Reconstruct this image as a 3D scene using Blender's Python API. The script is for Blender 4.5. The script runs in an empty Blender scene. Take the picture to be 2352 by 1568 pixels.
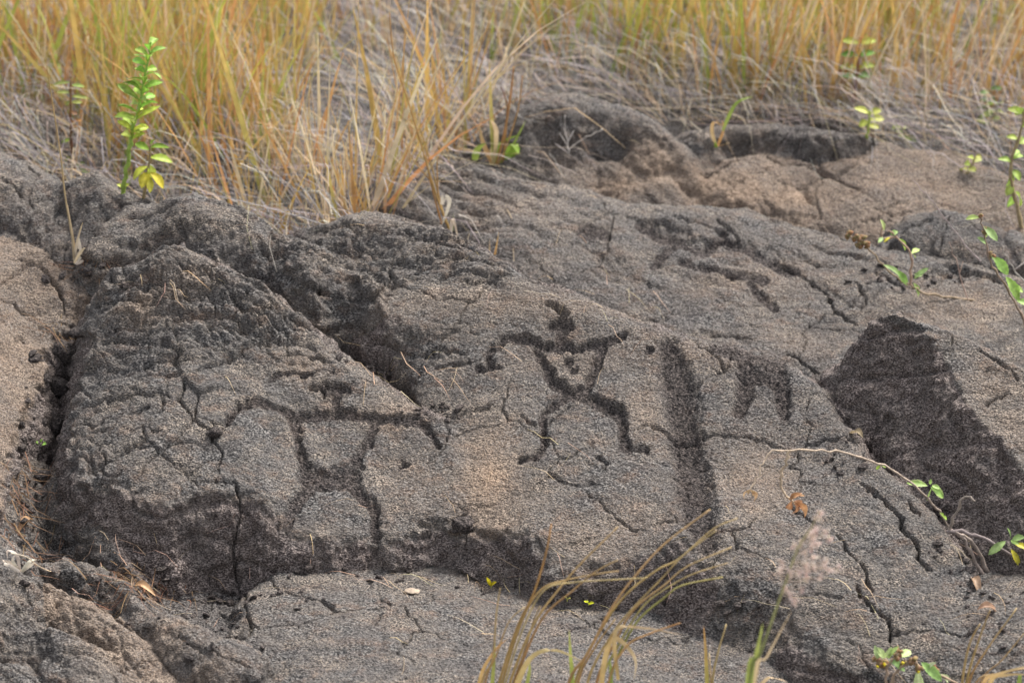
import bpy, math, random
import numpy as np
from mathutils import Vector, Matrix
R = math.radians
random.seed(7); RNG = np.random.default_rng(11)
SC = bpy.context.scene
COL = SC.collection

# ------------------------------------------------------------------ camera
CAM_H, PITCH, HFOV = 1.7, R(22.0), R(24.2)
cd = bpy.data.cameras.new('camera'); cam = bpy.data.objects.new('camera', cd); COL.objects.link(cam)
cam.location = (0, 0, CAM_H); cam.rotation_euler = (R(90) - PITCH, 0, 0)
cd.sensor_width = 36; cd.lens = 18 / math.tan(HFOV / 2); cd.clip_start = .05; cd.clip_end = 2000
cd.dof.use_dof = True; cd.dof.focus_distance = 3.66; cd.dof.aperture_fstop = 4.0; cd.dof.aperture_blades = 9
SC.camera = cam
# ------------------------------------------------------------------ sky, sun, exposure (bright overcast)
SUN_EL, SUN_AZ = R(54), R(48)            # soft light from behind-right of the subject
w = bpy.data.worlds.new('World'); SC.world = w; w.use_nodes = True
nt = w.node_tree; nt.nodes.clear()
sky = nt.nodes.new('ShaderNodeTexSky'); sky.sky_type = 'NISHITA'; sky.sun_disc = False
sky.sun_elevation = SUN_EL; sky.sun_rotation = SUN_AZ; sky.air_density = 1.0; sky.dust_density = 4.0; sky.ozone_density = .6
hs = nt.nodes.new('ShaderNodeHueSaturation'); hs.inputs['Saturation'].default_value = .28
bg = nt.nodes.new('ShaderNodeBackground'); bg.inputs['Strength'].default_value = .105
wo = nt.nodes.new('ShaderNodeOutputWorld')
nt.links.new(sky.outputs[0], hs.inputs['Color']); nt.links.new(hs.outputs[0], bg.inputs['Color']); nt.links.new(bg.outputs[0], wo.inputs['Surface'])
sd = bpy.data.lights.new('sun', 'SUN'); sd.energy = 1.5; sd.angle = R(12); sd.color = (1, .95, .88)
sun = bpy.data.objects.new('sun', sd); COL.objects.link(sun)
sdir = Vector((math.sin(SUN_AZ) * math.cos(SUN_EL), math.cos(SUN_AZ) * math.cos(SUN_EL), math.sin(SUN_EL)))
sun.rotation_euler = sdir.to_track_quat('Z', 'Y').to_euler(); sun.location = sdir * 20
vs = SC.view_settings; vs.view_transform = 'Standard'; vs.look = 'None'; vs.gamma = 1; vs.exposure = 1.84; vs.use_curve_mapping = False
SC.render.engine = 'CYCLES'
SC.cycles.use_denoising = True

# ------------------------------------------------------------------ projection helpers (2352 x 1568 layout units)
FPX = 1176 / math.tan(HFOV / 2)
cp, sp = math.cos(PITCH), math.sin(PITCH)
def ray(u, v):
    a = (np.asarray(u, float) - 1176) / FPX; b = (784 - np.asarray(v, float)) / FPX
    return a, cp + b * sp, -sp + b * cp
def at(u, v, z):
    dx, dy, dz = ray(u, v); t = (z - CAM_H) / dz
    return dx * t, dy * t

# ------------------------------------------------------------------ noise
def _hash(ix, iy, seed):
    h = ix.astype(np.uint32) * np.uint32(374761393) + iy.astype(np.uint32) * np.uint32(668265263) + np.uint32((seed * 1442695041) & 0xFFFFFFFF)
    h = (h ^ (h >> np.uint32(13))) * np.uint32(1274126177)
    return (h ^ (h >> np.uint32(16))) & np.uint32(0xFFFF)
_TA = np.arange(65536, dtype=np.float32) * np.float32(2 * math.pi / 65536); _TC = np.cos(_TA); _TS = np.sin(_TA)
def perlin(x, y, seed=0):
    x = np.asarray(x, np.float32); y = np.asarray(y, np.float32)
    x0 = np.floor(x); y0 = np.floor(y); fx = x - x0; fy = y - y0
    ix = x0.astype(np.int32); iy = y0.astype(np.int32)
    ux = fx * fx * fx * (fx * (fx * 6 - 15) + 10); uy = fy * fy * fy * (fy * (fy * 6 - 15) + 10)
    def g(dx, dy):
        a = _hash(ix + dx, iy + dy, seed)
        return _TC[a] * (fx - dx) + _TS[a] * (fy - dy)
    n0 = g(0, 0) * (1 - ux) + g(1, 0) * ux; n1 = g(0, 1) * (1 - ux) + g(1, 1) * ux
    return (n0 * (1 - uy) + n1 * uy) * np.float32(1.4)
def fbm(x, y, f, octv, seed=0, gain=.5):
    s = 0; a = 1; n = 0
    for k in range(octv):
        s = s + a * perlin(x * f + 13.7 * k, y * f - 7.3 * k, seed + k); n += a; a *= gain; f *= 2.03
    return s / n
def worley(x, y, seed=0):                      # F1, F2 - F1, cell id
    x = np.asarray(x, np.float32); y = np.asarray(y, np.float32)
    ix = np.floor(x).astype(np.int32); iy = np.floor(y).astype(np.int32)
    f1 = np.full(x.shape, 9., np.float32); f2 = f1.copy(); cid = np.zeros(x.shape, np.uint32)
    for dx in (-1, 0, 1):
        for dy in (-1, 0, 1):
            hx = _hash(ix + dx, iy + dy, seed); hy = _hash(ix + dx, iy + dy, seed + 77)
            d = np.hypot(ix + dx + hx * np.float32(1 / 65536) - x, iy + dy + hy * np.float32(1 / 65536) - y).astype(np.float32)
            m = d < f1; f2 = np.where(m, f1, np.minimum(f2, d)); cid = np.where(m, hx, cid); f1 = np.where(m, d, f1)
    return f1, f2 - f1, cid * np.float32(1 / 65536)
def perlin3(p, seed=0):
    p = np.asarray(p, np.float32); f0 = np.floor(p); f = p - f0; i = f0.astype(np.int32); u = f * f * f * (f * (f * 6 - 15) + 10); r = 0
    for dz in (0, 1):
        for dy in (0, 1):
            for dx in (0, 1):
                h = _hash(i[:, 0] + dx + (i[:, 2] + dz) * 57, i[:, 1] + dy + (i[:, 2] + dz) * 131, seed); h2 = (h * np.uint32(40503)) & np.uint32(0xFFFF)
                zc = h2.astype(np.float32) / 32768 - 1; rr_ = np.sqrt(np.maximum(0, 1 - zc * zc))
                g = _TC[h] * rr_ * (f[:, 0] - dx) + _TS[h] * rr_ * (f[:, 1] - dy) + zc * (f[:, 2] - dz)
                r = r + g * (u[:, 0] if dx else 1 - u[:, 0]) * (u[:, 1] if dy else 1 - u[:, 1]) * (u[:, 2] if dz else 1 - u[:, 2])
    return r * 1.5
def sstep(a, b, x):
    t = np.clip((x - a) / (b - a), 0, 1); return t * t * (3 - 2 * t)

# ------------------------------------------------------------------ lava relief: overlapping lobes
# outline points are (u, v, height[, edge width, face slope]); the height of every point is metres above the flat floor
LOBES = {}
def lobe(name, pts, inner=(), w=.03, m=1.6, fresh=0, tint=0, seed=None, warp=.006):
    P = []
    for p in pts:
        u, v, z = p[:3]; x, y = at(u, v, z)
        pw, pm = (p[3] if len(p) > 3 else w), (p[4] if len(p) > 4 else m)
        P.append((x, y, z + pw * pm / 4, pw, pm))
    I = [(*at(u, v, z), z) for (u, v, z) in inner]
    LOBES[name] = dict(P=np.array(P), I=np.array(I).reshape(-1, 3), fresh=fresh, tint=tint, warp=warp)

lobe('A', [(420,562,.372,.03,2.2),(500,608,.35,.04,2),(640,690,.305,.05,2),(770,800,.247,.05,2),(900,890,.203,.045,1.6),(1000,958,.177,.04,1.2),(1070,1018,.152,.04,.9),
  (1105,1100,.12,.04,.6),(1112,1175,.095,.03,.9),(1104,1215,.078,.012,2.0),(1092,1230,.066,.012,2.2),(1065,1238,.064,.010,2.4),(1037,1224,.07,.010,2.4),(1012,1207,.078,.012,2.4),(980,1213,.075,.012,2.4),(952,1236,.064,.012,2.2),(905,1247,.06,.014,2.2),
  (852,1242,.06,.016,2),(760,1252,.06,.018,1.8),(680,1250,.062,.016,1.8),(640,1200,.086,.014,1.9),(604,1150,.115,.014,2),(548,1138,.12,.012,2.2),(480,1143,.12,.010,2.6),(444,1143,.12,.010,2.6),
  (402,1155,.117,.010,2.6),(377,1168,.112,.010,2.2),(341,1152,.115,.014,1.8),(267,1130,.12,.016,1.9),(228,1122,.118,.014,2.1),(192,1112,.12,.014,2.2),
  (165,1085,.125,.016,2.4),(150,1040,.14,.018,2.6),(152,985,.16,.02,2.6),(170,930,.185,.02,2.6),(198,880,.21,.02,2.6),(198,800,.245,.02,2.6),(212,700,.285,.02,2.6),(250,622,.335,.025,2.2),(330,588,.365,.03,2.2)],
  [(450,760,.283),(450,900,.221),(450,1040,.163),(300,820,.252),(300,1000,.176),(770,950,.178),(770,1100,.119),(900,1060,.132),(700,1090,.125),(1000,1120,.113),(620,860,.23)], fresh=1)
lobe('B', [(690,530,.32),(780,500,.335),(870,488,.345),(990,520,.34),(1100,570,.335),(1200,635,.32),(1330,682,.30),(1450,730,.28),(1560,765,.265),(1700,795,.25),(1830,850,.23,.03),
  (1900,900,.21,.03),(1930,970,.19,.03,2),(2000,1050,.165,.03,2),(2070,1110,.15,.03,2),(2150,1190,.125,.025,2),(2230,1300,.09,.025,2),(2290,1450,.045,.025,2),(2330,1600,.0,.03),(2200,1640,-.01,.03),
  (2035,1572,.012,.02,1.6),(1930,1535,.02,.02,1.6),(1860,1495,.03,.02,1.2),(1793,1412,.05,.02,1.1),(1775,1374,.064,.02,1.12),(1722,1365,.066,.02,1.12),(1669,1326,.08,.02,1.14),(1608,1292,.094,.02,1.3),
  (1571,1256,.105,.02,1.5),(1514,1279,.085,.02,1.6),(1457,1293,.075,.016,1.8),(1386,1311,.065,.014,2),(1297,1318,.058,.014,2),(1272,1315,.058,.012,2.2),(1247,1283,.072,.010,2.4),(1229,1247,.088,.010,2.6),
  (1208,1224,.095,.010,2.4),(1172,1231,.088,.012,2.2),(1137,1228,.086,.012,2.2),(1085,1228,.07,.012,2.2),(1050,1190,.085,.02,1.5),(1040,1110,.11,.03,1.2),(1030,1040,.135,.03,1),(985,985,.155,.03,1),(950,935,.172,.03,1.2),(890,850,.2,.04,1.4),
  (885,780,.248,.05,1.2),(865,700,.275,.05,1.2),(800,620,.30,.05,1.2),(720,570,.315,.05,1.2)],
  [(1290,750,.272),(1290,900,.208),(1300,1050,.158),(1600,1000,.172),(1600,1150,.132),(1850,1050,.16),(2000,1250,.115),(1900,1350,.085),(1100,700,.295),(1050,850,.222),(1420,1200,.108)], fresh=1, w=.06)
lobe('B2', [(505,600,.33),(540,565,.345),(620,545,.35),(700,548,.345),(770,580,.335),(830,640,.315),(868,710,.285),(884,790,.235),(878,828,.205),(800,800,.21),(700,730,.265),(600,660,.29)],
  [(720,650,.322),(640,590,.342)], w=.04, m=1.5, warp=.022)
lobe('K', [(196,590,.325,.02,2.4),(225,525,.36),(300,482,.38),(400,464,.39),(500,466,.39),(580,492,.38),(630,530,.365),(590,580,.345),(500,610,.33),(400,590,.335),(300,600,.325,.02,2.4),(230,612,.318,.02,2.4)], [(400,520,.385)], w=.05, m=1.7)
lobe('J1', [(92,575,.31),(104,510,.34),(130,472,.355),(160,478,.352),(166,540,.33),(150,600,.305),(118,610,.30)], w=.025, m=2.2)
lobe('J2', [(164,600,.31),(172,520,.345),(196,470,.362),(236,452,.37),(268,470,.365),(232,530,.34),(205,600,.31)], w=.025, m=2.2)
lobe('J3', [(100,450,.375),(140,412,.395),(215,405,.40),(290,440,.385),(335,448,.385),(300,478,.37),(240,492,.36),(160,480,.36)], w=.04, m=1.8)
lobe('T', [(-420,380,.39),(-120,350,.405),(0,352,.405),(70,372,.40),(116,405,.39),(140,440,.375),(125,500,.35),(98,560,.32),(50,552,.325),(-50,540,.33),(-420,560,.32)], [(20,450,.385),(-150,450,.39)], w=.06, m=1.6)
lobe('H', [(-500,590,.31),(-50,536,.325),(0,538,.325),(60,550,.32),(112,585,.305),(150,618,.295),(205,652,.28),(206,690,.265),(168,742,.235,.015,2.6),(140,778,.22,.012,2.8),(103,812,.21,.012,3),(93,880,.185,.012,3),(72,945,.165,.012,3),(38,1012,.145,.012,3),
  (14,1090,.12,.012,3),(-6,1180,.10,.015,2.5),(-30,1280,.07,.02,2),(-300,1300,.08),(-600,1300,.08)], [(0,700,.275),(0,900,.20),(-100,1000,.17),(-250,800,.24)], w=.05, m=1.8, fresh=1, tint=.5)
lobe('A3', [(84,1130,.07),(128,1062,.10),(165,1075,.11),(195,1130,.10),(235,1205,.07),(280,1290,.04),(330,1345,.015),(200,1312,.01),(112,1272,.01),(76,1190,.04)], w=.02, m=1.6, fresh=1)
lobe('G1', [(70,1305,.05),(160,1290,.055),(235,1312,.05),(300,1352,.048),(385,1412,.045),(470,1462,.05),(560,1474,.05,.012,2.4),(600,1500,.045,.01,2.8),(595,1560,.03,.01,2.8),(520,1590,.02),(430,1530,.02),(330,1450,.018),(230,1390,.02),(130,1345,.03)], [(320,1400,.056),(500,1500,.052)], w=.03, m=1.5)
lobe('G2', [(-200,1310,.05),(0,1318,.05),(100,1342,.045),(230,1398,.03),(330,1458,.02),(430,1540,.0),(470,1640,-.02),(250,1640,-.02),(200,1510,.0),(120,1455,.015),(60,1408,.025),(-60,1390,.03)], [(150,1400,.045),(300,1500,.02)], w=.03, m=1.3, tint=.55)
lobe('G3', [(-300,1385,.04),(0,1382,.04),(62,1395,.038),(84,1440,.03),(70,1500,.015),(0,1530,.01),(-300,1540,.01)], w=.03, m=1.6)
lobe('G4', [(75,1462,.03),(120,1450,.035),(200,1478,.03),(262,1540,.015),(290,1660,-.02),(100,1660,-.02),(80,1540,.01)], w=.035, m=1.6)
lobe('G5', [(-300,1520,.012),(0,1515,.02),(80,1530,.015),(120,1600,.0),(100,1700,-.03),(-300,1700,-.03)], w=.035, m=1.5)
lobe('F', [(562,1500,.005),(566,1370,.012),(640,1300,.016),(781,1270,.018),(898,1260,.018),(1012,1280,.014),(1190,1300,.010),(1332,1330,.008),(1571,1340,.004),(1690,1390,0),(1800,1450,-.006),(1890,1530,-.012),(1950,1660,-.03),(1950,1900,-.06),(500,1900,-.06),(560,1650,-.02)],
  [(900,1480,.026),(1300,1500,.018),(700,1520,.02),(1000,1650,.02),(1000,1400,.02)], w=.02, m=1.2)
lobe('C', [(880,420,.30),(900,400,.31),(980,385,.315),(1060,372,.32),(1170,405,.305),(1302,426,.295),(1437,462,.28),(1562,473,.275),(1712,485,.265),(1787,507,.258),(1881,533,.25),(1975,556,.24),(2080,580,.23),(2200,603,.222),(2352,640,.21),(2560,700,.2),(2700,900,.16),(2400,950,.13),
  (1990,980,.11),(1850,900,.12),(1600,830,.13),(1400,760,.15),(1200,690,.18),(1000,560,.24),(890,480,.285)], [(1400,560,.245),(1700,650,.205),(1900,750,.175),(2100,700,.195),(1150,520,.27)], w=.05, m=1.3)
lobe('D', [(1290,415,.275),(1380,388,.285),(1500,372,.295),(1640,392,.288),(1742,356,.305),(1900,332,.315),(2050,332,.315),(2200,352,.305),(2300,400,.29),(2352,460,.275),(2600,540,.25),(2600,640,.21),(2200,612,.19),(2000,572,.20),(1787,516,.215),(1562,486,.225),(1437,470,.24)], [(1700,430,.272),(1950,440,.27),(2100,520,.235)], w=.03, m=.9, tint=.5, warp=.02)
lobe('E', [(2036,566,.235),(2078,506,.265),(2160,484,.28),(2260,500,.275),(2352,540,.26),(2560,610,.24),(2500,660,.2),(2352,632,.212),(2200,610,.22),(2100,598,.222)], w=.04, m=1.6)
lobe('M', [(1150,285,.36),(1200,236,.395),(1270,215,.412),(1350,222,.41),(1420,248,.393),(1500,292,.365),(1548,332,.335),(1520,362,.318),(1440,352,.325),(1390,320,.343),(1320,326,.340),(1260,338,.333),(1190,335,.335)], [(1300,262,.392)], w=.05, m=1.0, warp=.012)
lobe('N', [(1545,326,.33),(1600,304,.345),(1700,290,.35),(1800,288,.35),(1900,298,.347),(1985,308,.342),(1992,325,.333,.012,2.2),(1900,332,.33,.012,2.2),(1800,322,.334,.012,2.2),(1700,312,.338,.012,2.2),(1600,332,.327)], w=.03, m=1.0, warp=.012)
lobe('R', [(2022,728,.33,.012,1.5),(2060,714,.337,.014,3),(2150,752,.325,.014,3),(2250,792,.305,.016,3),(2352,850,.284,.02,3),(2600,960,.22,.03,2),(2650,1300,.12),(2460,1240,.15,.02,1.5),(2360,1120,.19,.006,1.35),(2320,1050,.212,.006,1.3),(2290,1003,.226,.006,1.25),(2230,938,.25,.006,1.25),(2190,885,.272,.006,1.25),(2168,830,.296,.006,1.3),(2148,785,.314,.008,1.3),(2090,742,.328,.010,1.4)],
  [(2300,900,.265),(2400,1000,.232),(2230,850,.287)], w=.02, m=1.6, fresh=1, warp=.003)
# lobes that carry the flow on beyond the picture's edges
rr = random.Random(5); kk = 0
for side in (-1, 1):
    for _ in range(26):
        y = rr.uniform(2.0, 4.7); x = side * (y * .225 + rr.uniform(.12, 1.3)); a = rr.uniform(.16, .42); b = rr.uniform(.12, .3); th = rr.uniform(0, 3.14)
        z = -.02 + .10 * (y - 2.4) + rr.uniform(0, .12)
        P = [(x + a * math.cos(t) * math.cos(th) - b * math.sin(t) * math.sin(th), y + a * math.cos(t) * math.sin(th) + b * math.sin(t) * math.cos(th), z + rr.uniform(-.02, .02), .09, 1.4) for t in np.linspace(0, 6.2832, 14)[:-1]]
        LOBES['X%d' % kk] = dict(P=np.array(P), I=np.array([(x, y, z + .06)]), fresh=0, tint=rr.choice([0, 0, .4]), warp=.01); kk += 1

# ------------------------------------------------------------------ sampling grid
def hw(y): return .232 * y + .06
yr = np.concatenate([np.linspace(2.2, 2.86, 60)[:-1], np.linspace(2.86, 3.75, 520)[:-1], np.linspace(3.75, 4.5, 250)[:-1], np.linspace(4.5, 7.2, 110)])
tc = np.concatenate([np.linspace(-2.6, -1.02, 130)[:-1], np.linspace(-1.02, 1.02, 860)[:-1], np.linspace(1.02, 2.6, 130)])
GY = np.repeat(yr[:, None], len(tc), 1); GX = tc[None, :] * hw(GY)
GX = GX.astype(np.float32); GY = GY.astype(np.float32); NR, NC = GX.shape
def base_floor(x, y):
    return -.05 - .025 * np.exp(-((x - .55) / .5) ** 2 - ((y - 4.25) / .3) ** 2) + .075 * np.clip(y - 2.9, 0, None) + .055 * sstep(3.2, 4.3, y) + .16 * sstep(3.6, 4.5, y) + .02 * sstep(-.1, -.8, x)
wx = fbm(GX, GY, 9, 3, 21); wy = fbm(GX, GY, 9, 3, 31)
wx2 = fbm(GX, GY, 45, 2, 41); wy2 = fbm(GX, GY, 45, 2, 51); wx3 = perlin(GX * 130, GY * 130, 56); wy3 = perlin(GX * 130, GY * 130, 57)

def tps(P, x, y):
    n = len(P); d = np.hypot(P[:, None, 0] - P[None, :, 0], P[:, None, 1] - P[None, :, 1])
    K = d * d * np.log(d + 1e-9) + np.eye(n) * 2e-4
    A = np.zeros((n + 3, n + 3)); A[:n, :n] = K; A[:n, n] = 1; A[:n, n + 1:] = P[:, :2]; A[n, :n] = 1; A[n + 1:, :n] = P[:, :2].T
    c = np.linalg.solve(A, np.concatenate([P[:, 2], np.zeros(3)]))
    r = c[n] + c[n + 1] * x + c[n + 2] * y
    for k in range(n):
        d2 = (x - P[k, 0]) ** 2 + (y - P[k, 1]) ** 2
        r = r + c[k] * .5 * d2 * np.log(d2 + 1e-12)
    return r
def upsample(f, x, y, k=6):
    n, m_ = x.shape; ri = np.unique(np.append(np.arange(0, n, k), n - 1)); ci = np.unique(np.append(np.arange(0, m_, k), m_ - 1))
    c = f(x[np.ix_(ri, ci)].astype(np.float64), y[np.ix_(ri, ci)].astype(np.float64)).astype(np.float32)
    if len(ri) < 2 or len(ci) < 2: return f(x, y)
    def idx_(full, sub):
        i = np.clip(np.searchsorted(sub, full, 'right') - 1, 0, len(sub) - 2); return i, ((full - sub[i]) / (sub[i + 1] - sub[i])).astype(np.float32)
    i, fi = idx_(np.arange(n), ri); j, fj = idx_(np.arange(m_), ci)
    t = c[i] * (1 - fi[:, None]) + c[i + 1] * fi[:, None]
    return t[:, j] * (1 - fj) + t[:, j + 1] * fj
def poly_sd(P, x, y):
    n = len(P); best = np.full(x.shape, 1e9, np.float32); ez = np.zeros(x.shape, np.float32); ew = ez.copy(); em = ez.copy(); ins = np.zeros(x.shape, bool)
    for k in range(n):
        a = P[k]; b = P[(k + 1) % n]; dx, dy = b[0] - a[0], b[1] - a[1]
        t = np.clip(((x - a[0]) * dx + (y - a[1]) * dy) / (dx * dx + dy * dy + 1e-12), 0, 1)
        d = (x - a[0] - t * dx) ** 2 + (y - a[1] - t * dy) ** 2
        mk = d < best; best = np.where(mk, d, best)
        tm = t[mk]; ez[mk] = a[2] + (b[2] - a[2]) * tm; ew[mk] = a[3] + (b[3] - a[3]) * tm; em[mk] = a[4] + (b[4] - a[4]) * tm
        c = ((a[1] > y) != (b[1] > y))
        if abs(dy) > 1e-12: ins ^= c & (x < a[0] + (y - a[1]) / dy * dx)
    s = np.sqrt(best); return np.where(ins, s, -s), ez, ew, em

Z = base_floor(GX, GY) + .02 * fbm(GX, GY, 3, 2, 3)
Z += .035 * fbm(GX, GY, .8, 2, 9) * sstep(4.2, 5, GY)
RID = np.full(Z.shape, -1, np.int16); FRESH = np.zeros(Z.shape, np.float32); TINT = np.zeros(Z.shape, np.float32)
names = list(LOBES)
for li, nm in enumerate(names):
    L = LOBES[nm]; P = L['P']; mg = .33
    rows = np.where((yr > P[:, 1].min() - mg) & (yr < P[:, 1].max() + mg))[0]
    if not len(rows): continue
    sl = slice(rows[0], rows[-1] + 1)
    cm = ((GX[sl] > P[:, 0].min() - mg) & (GX[sl] < P[:, 0].max() + mg)).any(0); cc = np.where(cm)[0]
    if not len(cc): continue
    bx = (sl, slice(cc[0], cc[-1] + 1)); x = GX[bx]; y = GY[bx]; wa = L['warp']
    x2 = x + wa * (wx[bx] + .35 * wx2[bx]); y2 = y + wa * (wy[bx] + .35 * wy2[bx])
    s, ez, ew, em = poly_sd(P, x2, y2)
    S = upsample(lambda p, q: tps(np.concatenate([P[:, :3], L['I']]), p, q), x, y)
    z = np.where(s > 0, S, ez + (S - ez) * np.exp(np.clip(s, -1, 0) / .05))
    q = np.clip(ew - s, 0, None); drop = np.where(q < 2 * ew, em * q * q / (4 * ew), em * (q - ew))
    z = z - drop
    mk = z > Z[bx]; Z[bx] = np.where(mk, z, Z[bx]); RID[bx][mk] = li
    fr = L['fresh'] * sstep(.2, -.4, s / ew + .9 * wx[bx] + .5 * wy2[bx]) * (em > 1.15); FRESH[bx] = np.where(mk, fr, FRESH[bx]); TINT[bx] = np.where(mk, L['tint'], TINT[bx])
Z0 = Z.copy()

# ------------------------------------------------------------------ look-ups on the relief
def zat(x, y, A=None):
    A = Z if A is None else A
    x = np.asarray(x, float); y = np.asarray(y, float)
    i = np.clip(np.searchsorted(yr, y) - 1, 0, NR - 2); fy = np.clip((y - yr[i]) / (yr[i + 1] - yr[i]), 0, 1)
    t = x / hw(y); j = np.clip(np.searchsorted(tc, t) - 1, 0, NC - 2); fx = np.clip((t - tc[j]) / (tc[j + 1] - tc[j]), 0, 1)
    return (A[i, j] * (1 - fx) + A[i, j + 1] * fx) * (1 - fy) + (A[i + 1, j] * (1 - fx) + A[i + 1, j + 1] * fx) * fy
def hit(u, v):
    dx, dy, dz = ray(u, v); t = np.linspace(2.2, 7.4, 2600); X, Y, ZZ = dx * t, dy * t, CAM_H + dz * t
    d = ZZ - zat(X, Y, Z0); k = int(np.argmax(d < 0))
    if d[k] >= 0: k = len(t) - 1
    return float(X[k]), float(Y[k]), float(ZZ[k])
def pxm_(y): return math.hypot(y, 1.4) / FPX
# ------------------------------------------------------------------ cracks, steps, carvings
def world_line(pts): return np.array([hit(u, v)[:2] for u, v in pts])
def subdiv(P, k=3):
    P = np.asarray(P, float); n = len(P)
    if n < 3: return P
    out = []
    for i in range(n - 1):
        p0, p1, p2, p3 = P[max(i - 1, 0)], P[i], P[i + 1], P[min(i + 2, n - 1)]
        for t in np.arange(k) / k:
            out.append(.5 * (2 * p1 + (p2 - p0) * t + (2 * p0 - 5 * p1 + 4 * p2 - p3) * t * t + (3 * p1 - p0 - 3 * p2 + p3) * t ** 3))
    out.append(P[-1]); return np.array(out)
def box_of(P, mg):
    r = np.where((yr > P[:, 1].min() - mg) & (yr < P[:, 1].max() + mg))[0]
    if not len(r): return None
    sl = slice(r[0], r[-1] + 1); c = np.where(((GX[sl] > P[:, 0].min() - mg) & (GX[sl] < P[:, 0].max() + mg)).any(0))[0]
    return None if not len(c) else (sl, slice(c[0], c[-1] + 1))
def line_dist(P, x, y, W=None):
    best = np.full(x.shape, 1e9, np.float32); par = np.zeros(x.shape, np.float32); side = par.copy(); wd = par.copy(); n = len(P) - 1
    for k in range(n):
        a, b = P[k], P[k + 1]; dx, dy = b - a
        t = np.clip(((x - a[0]) * dx + (y - a[1]) * dy) / (dx * dx + dy * dy + 1e-14), 0, 1)
        ex = x - a[0] - t * dx; ey = y - a[1] - t * dy; d = ex * ex + ey * ey; mk = d < best
        best = np.where(mk, d, best); par = np.where(mk, (k + t) / n, par); side = np.where(mk, dx * ey - dy * ex, side)
        if W is not None: wd = np.where(mk, W[k] + (W[k + 1] - W[k]) * t, wd)
    return np.sqrt(best), par, np.sign(side), wd
def crack(pts, depth=.014, width=.006, lip=0, lipw=.03, jag=.004, taper=.12, sharp=1.0, world=False):
    P = np.asarray(pts, float) if world else world_line(pts)
    b = box_of(P, max(.03, lipw * 3 if lip else 0))
    if b is None: return
    x = GX[b] + jag * (1.1 * wx[b] + 1.3 * wx2[b] + .55 * wx3[b]); y = GY[b] + jag * (1.1 * wy[b] + 1.3 * wy2[b] + .55 * wy3[b])
    d, t, sd, _ = line_dist(P, x, y)
    tp = sstep(0, taper, t) * sstep(1, 1 - taper, t) * np.clip(.85 + .9 * wy[b], .25, 1.2)
    wv = np.maximum(width * .36 * (.35 + .65 * tp) * (1 + .9 * wx2[b]), .0013)
    q = np.clip(1.15 - d / wv, 0, 1)
    Z[b] -= depth * 1.3 * tp * q ** .7 + depth * .10 * tp * np.exp(-d / (width * 1.2))
    if lip: Z[b] += lip * tp * np.where(sd > 0, np.exp(-d / lipw), -.0 * d)

PECK = np.zeros(Z.shape, np.float32); PID = np.full(Z.shape, -1, np.int16)
def stroke(pid, pts, hwid, depth=.010, world=False, soft=.35):
    """carve a pecked channel; hwid is the half width in layout units (one value or one per point)"""
    Q = np.array([hit(u, v) for u, v in pts]); dist = np.hypot(Q[:, 1], CAM_H - Q[:, 2])
    W = np.broadcast_to(np.asarray(hwid, float), (len(pts),)) * dist / FPX
    PW = subdiv(np.column_stack([Q[:, :2], W]), 3)
    if len(PW) == 1: PW = np.repeat(PW, 2, 0); PW[1, 0] += 1e-4
    b = box_of(PW, .06)
    if b is None: return
    x = GX[b] + .006 * wx2[b] + .003 * wx[b] + .003 * wx3[b]; y = GY[b] + .006 * wy2[b] + .003 * wy[b] + .003 * wy3[b]
    # strokes keep their width measured along the tilted rock face
    u0, v0 = np.mean([p[0] for p in pts]), np.mean([p[1] for p in pts]); ya, yb = hit(u0, v0 + 8), hit(u0, v0 - 8)
    ky = float(np.clip(16 * dist.mean() / FPX / max(yb[1] - ya[1], 1e-4), .55, 2.0))
    d, t, sd, wd = line_dist(PW[:, :2] * [1, ky], x, y * ky, PW[:, 2])
    k = sstep(1.0 + soft * .7, 1 - soft * 1.3, d / np.maximum(wd, 1e-5) + .16 * wx3[b] + .14 * wy2[b])
    new = k * depth * .9
    old = CARVE[b]; CARVE[b] = np.maximum(old, new); mk = (k > .4) & (k > PECK[b]); PID[b][mk] = pid
    PECK[b] = np.maximum(PECK[b], k)
def pit(pid, u, v, rx, ry, depth=.01):
    stroke(pid, [(u - max(rx - ry, 0), v), (u, v), (u + max(rx - ry, 0), v)], ry, depth)
CARVE = np.zeros(Z.shape, np.float32)

# figure with triangular torso, on the left mound
stroke(0, [(516,978),(542,942),(572,926),(612,929),(652,946),(702,956),(775,957),(850,966),(902,966),(950,966),(984,986),(1004,1018)], [7,9,10,11,12,12,12,12,12,13,13,8], .009)
stroke(0, [(744,900),(770,897),(796,900)], [12,14,12], .009); stroke(0, [(772,908),(775,955)], 10, .008)
stroke(0, [(672,962),(682,1010),(694,1055),(712,1090),(745,1105)], [12,12,13,18,22], .010)
stroke(0, [(862,970),(850,1012),(822,1052),(800,1085),(780,1105)], [12,12,13,18,22], .010)
stroke(0, [(706,1094),(760,1102),(808,1094)], 24, .012)
stroke(0, [(722,1112),(694,1146),(668,1172),(664,1205)], [15,14,13,11], .010); stroke(0, [(798,1112),(828,1146),(858,1172),(863,1228)], [15,14,14,11], .010)
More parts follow.
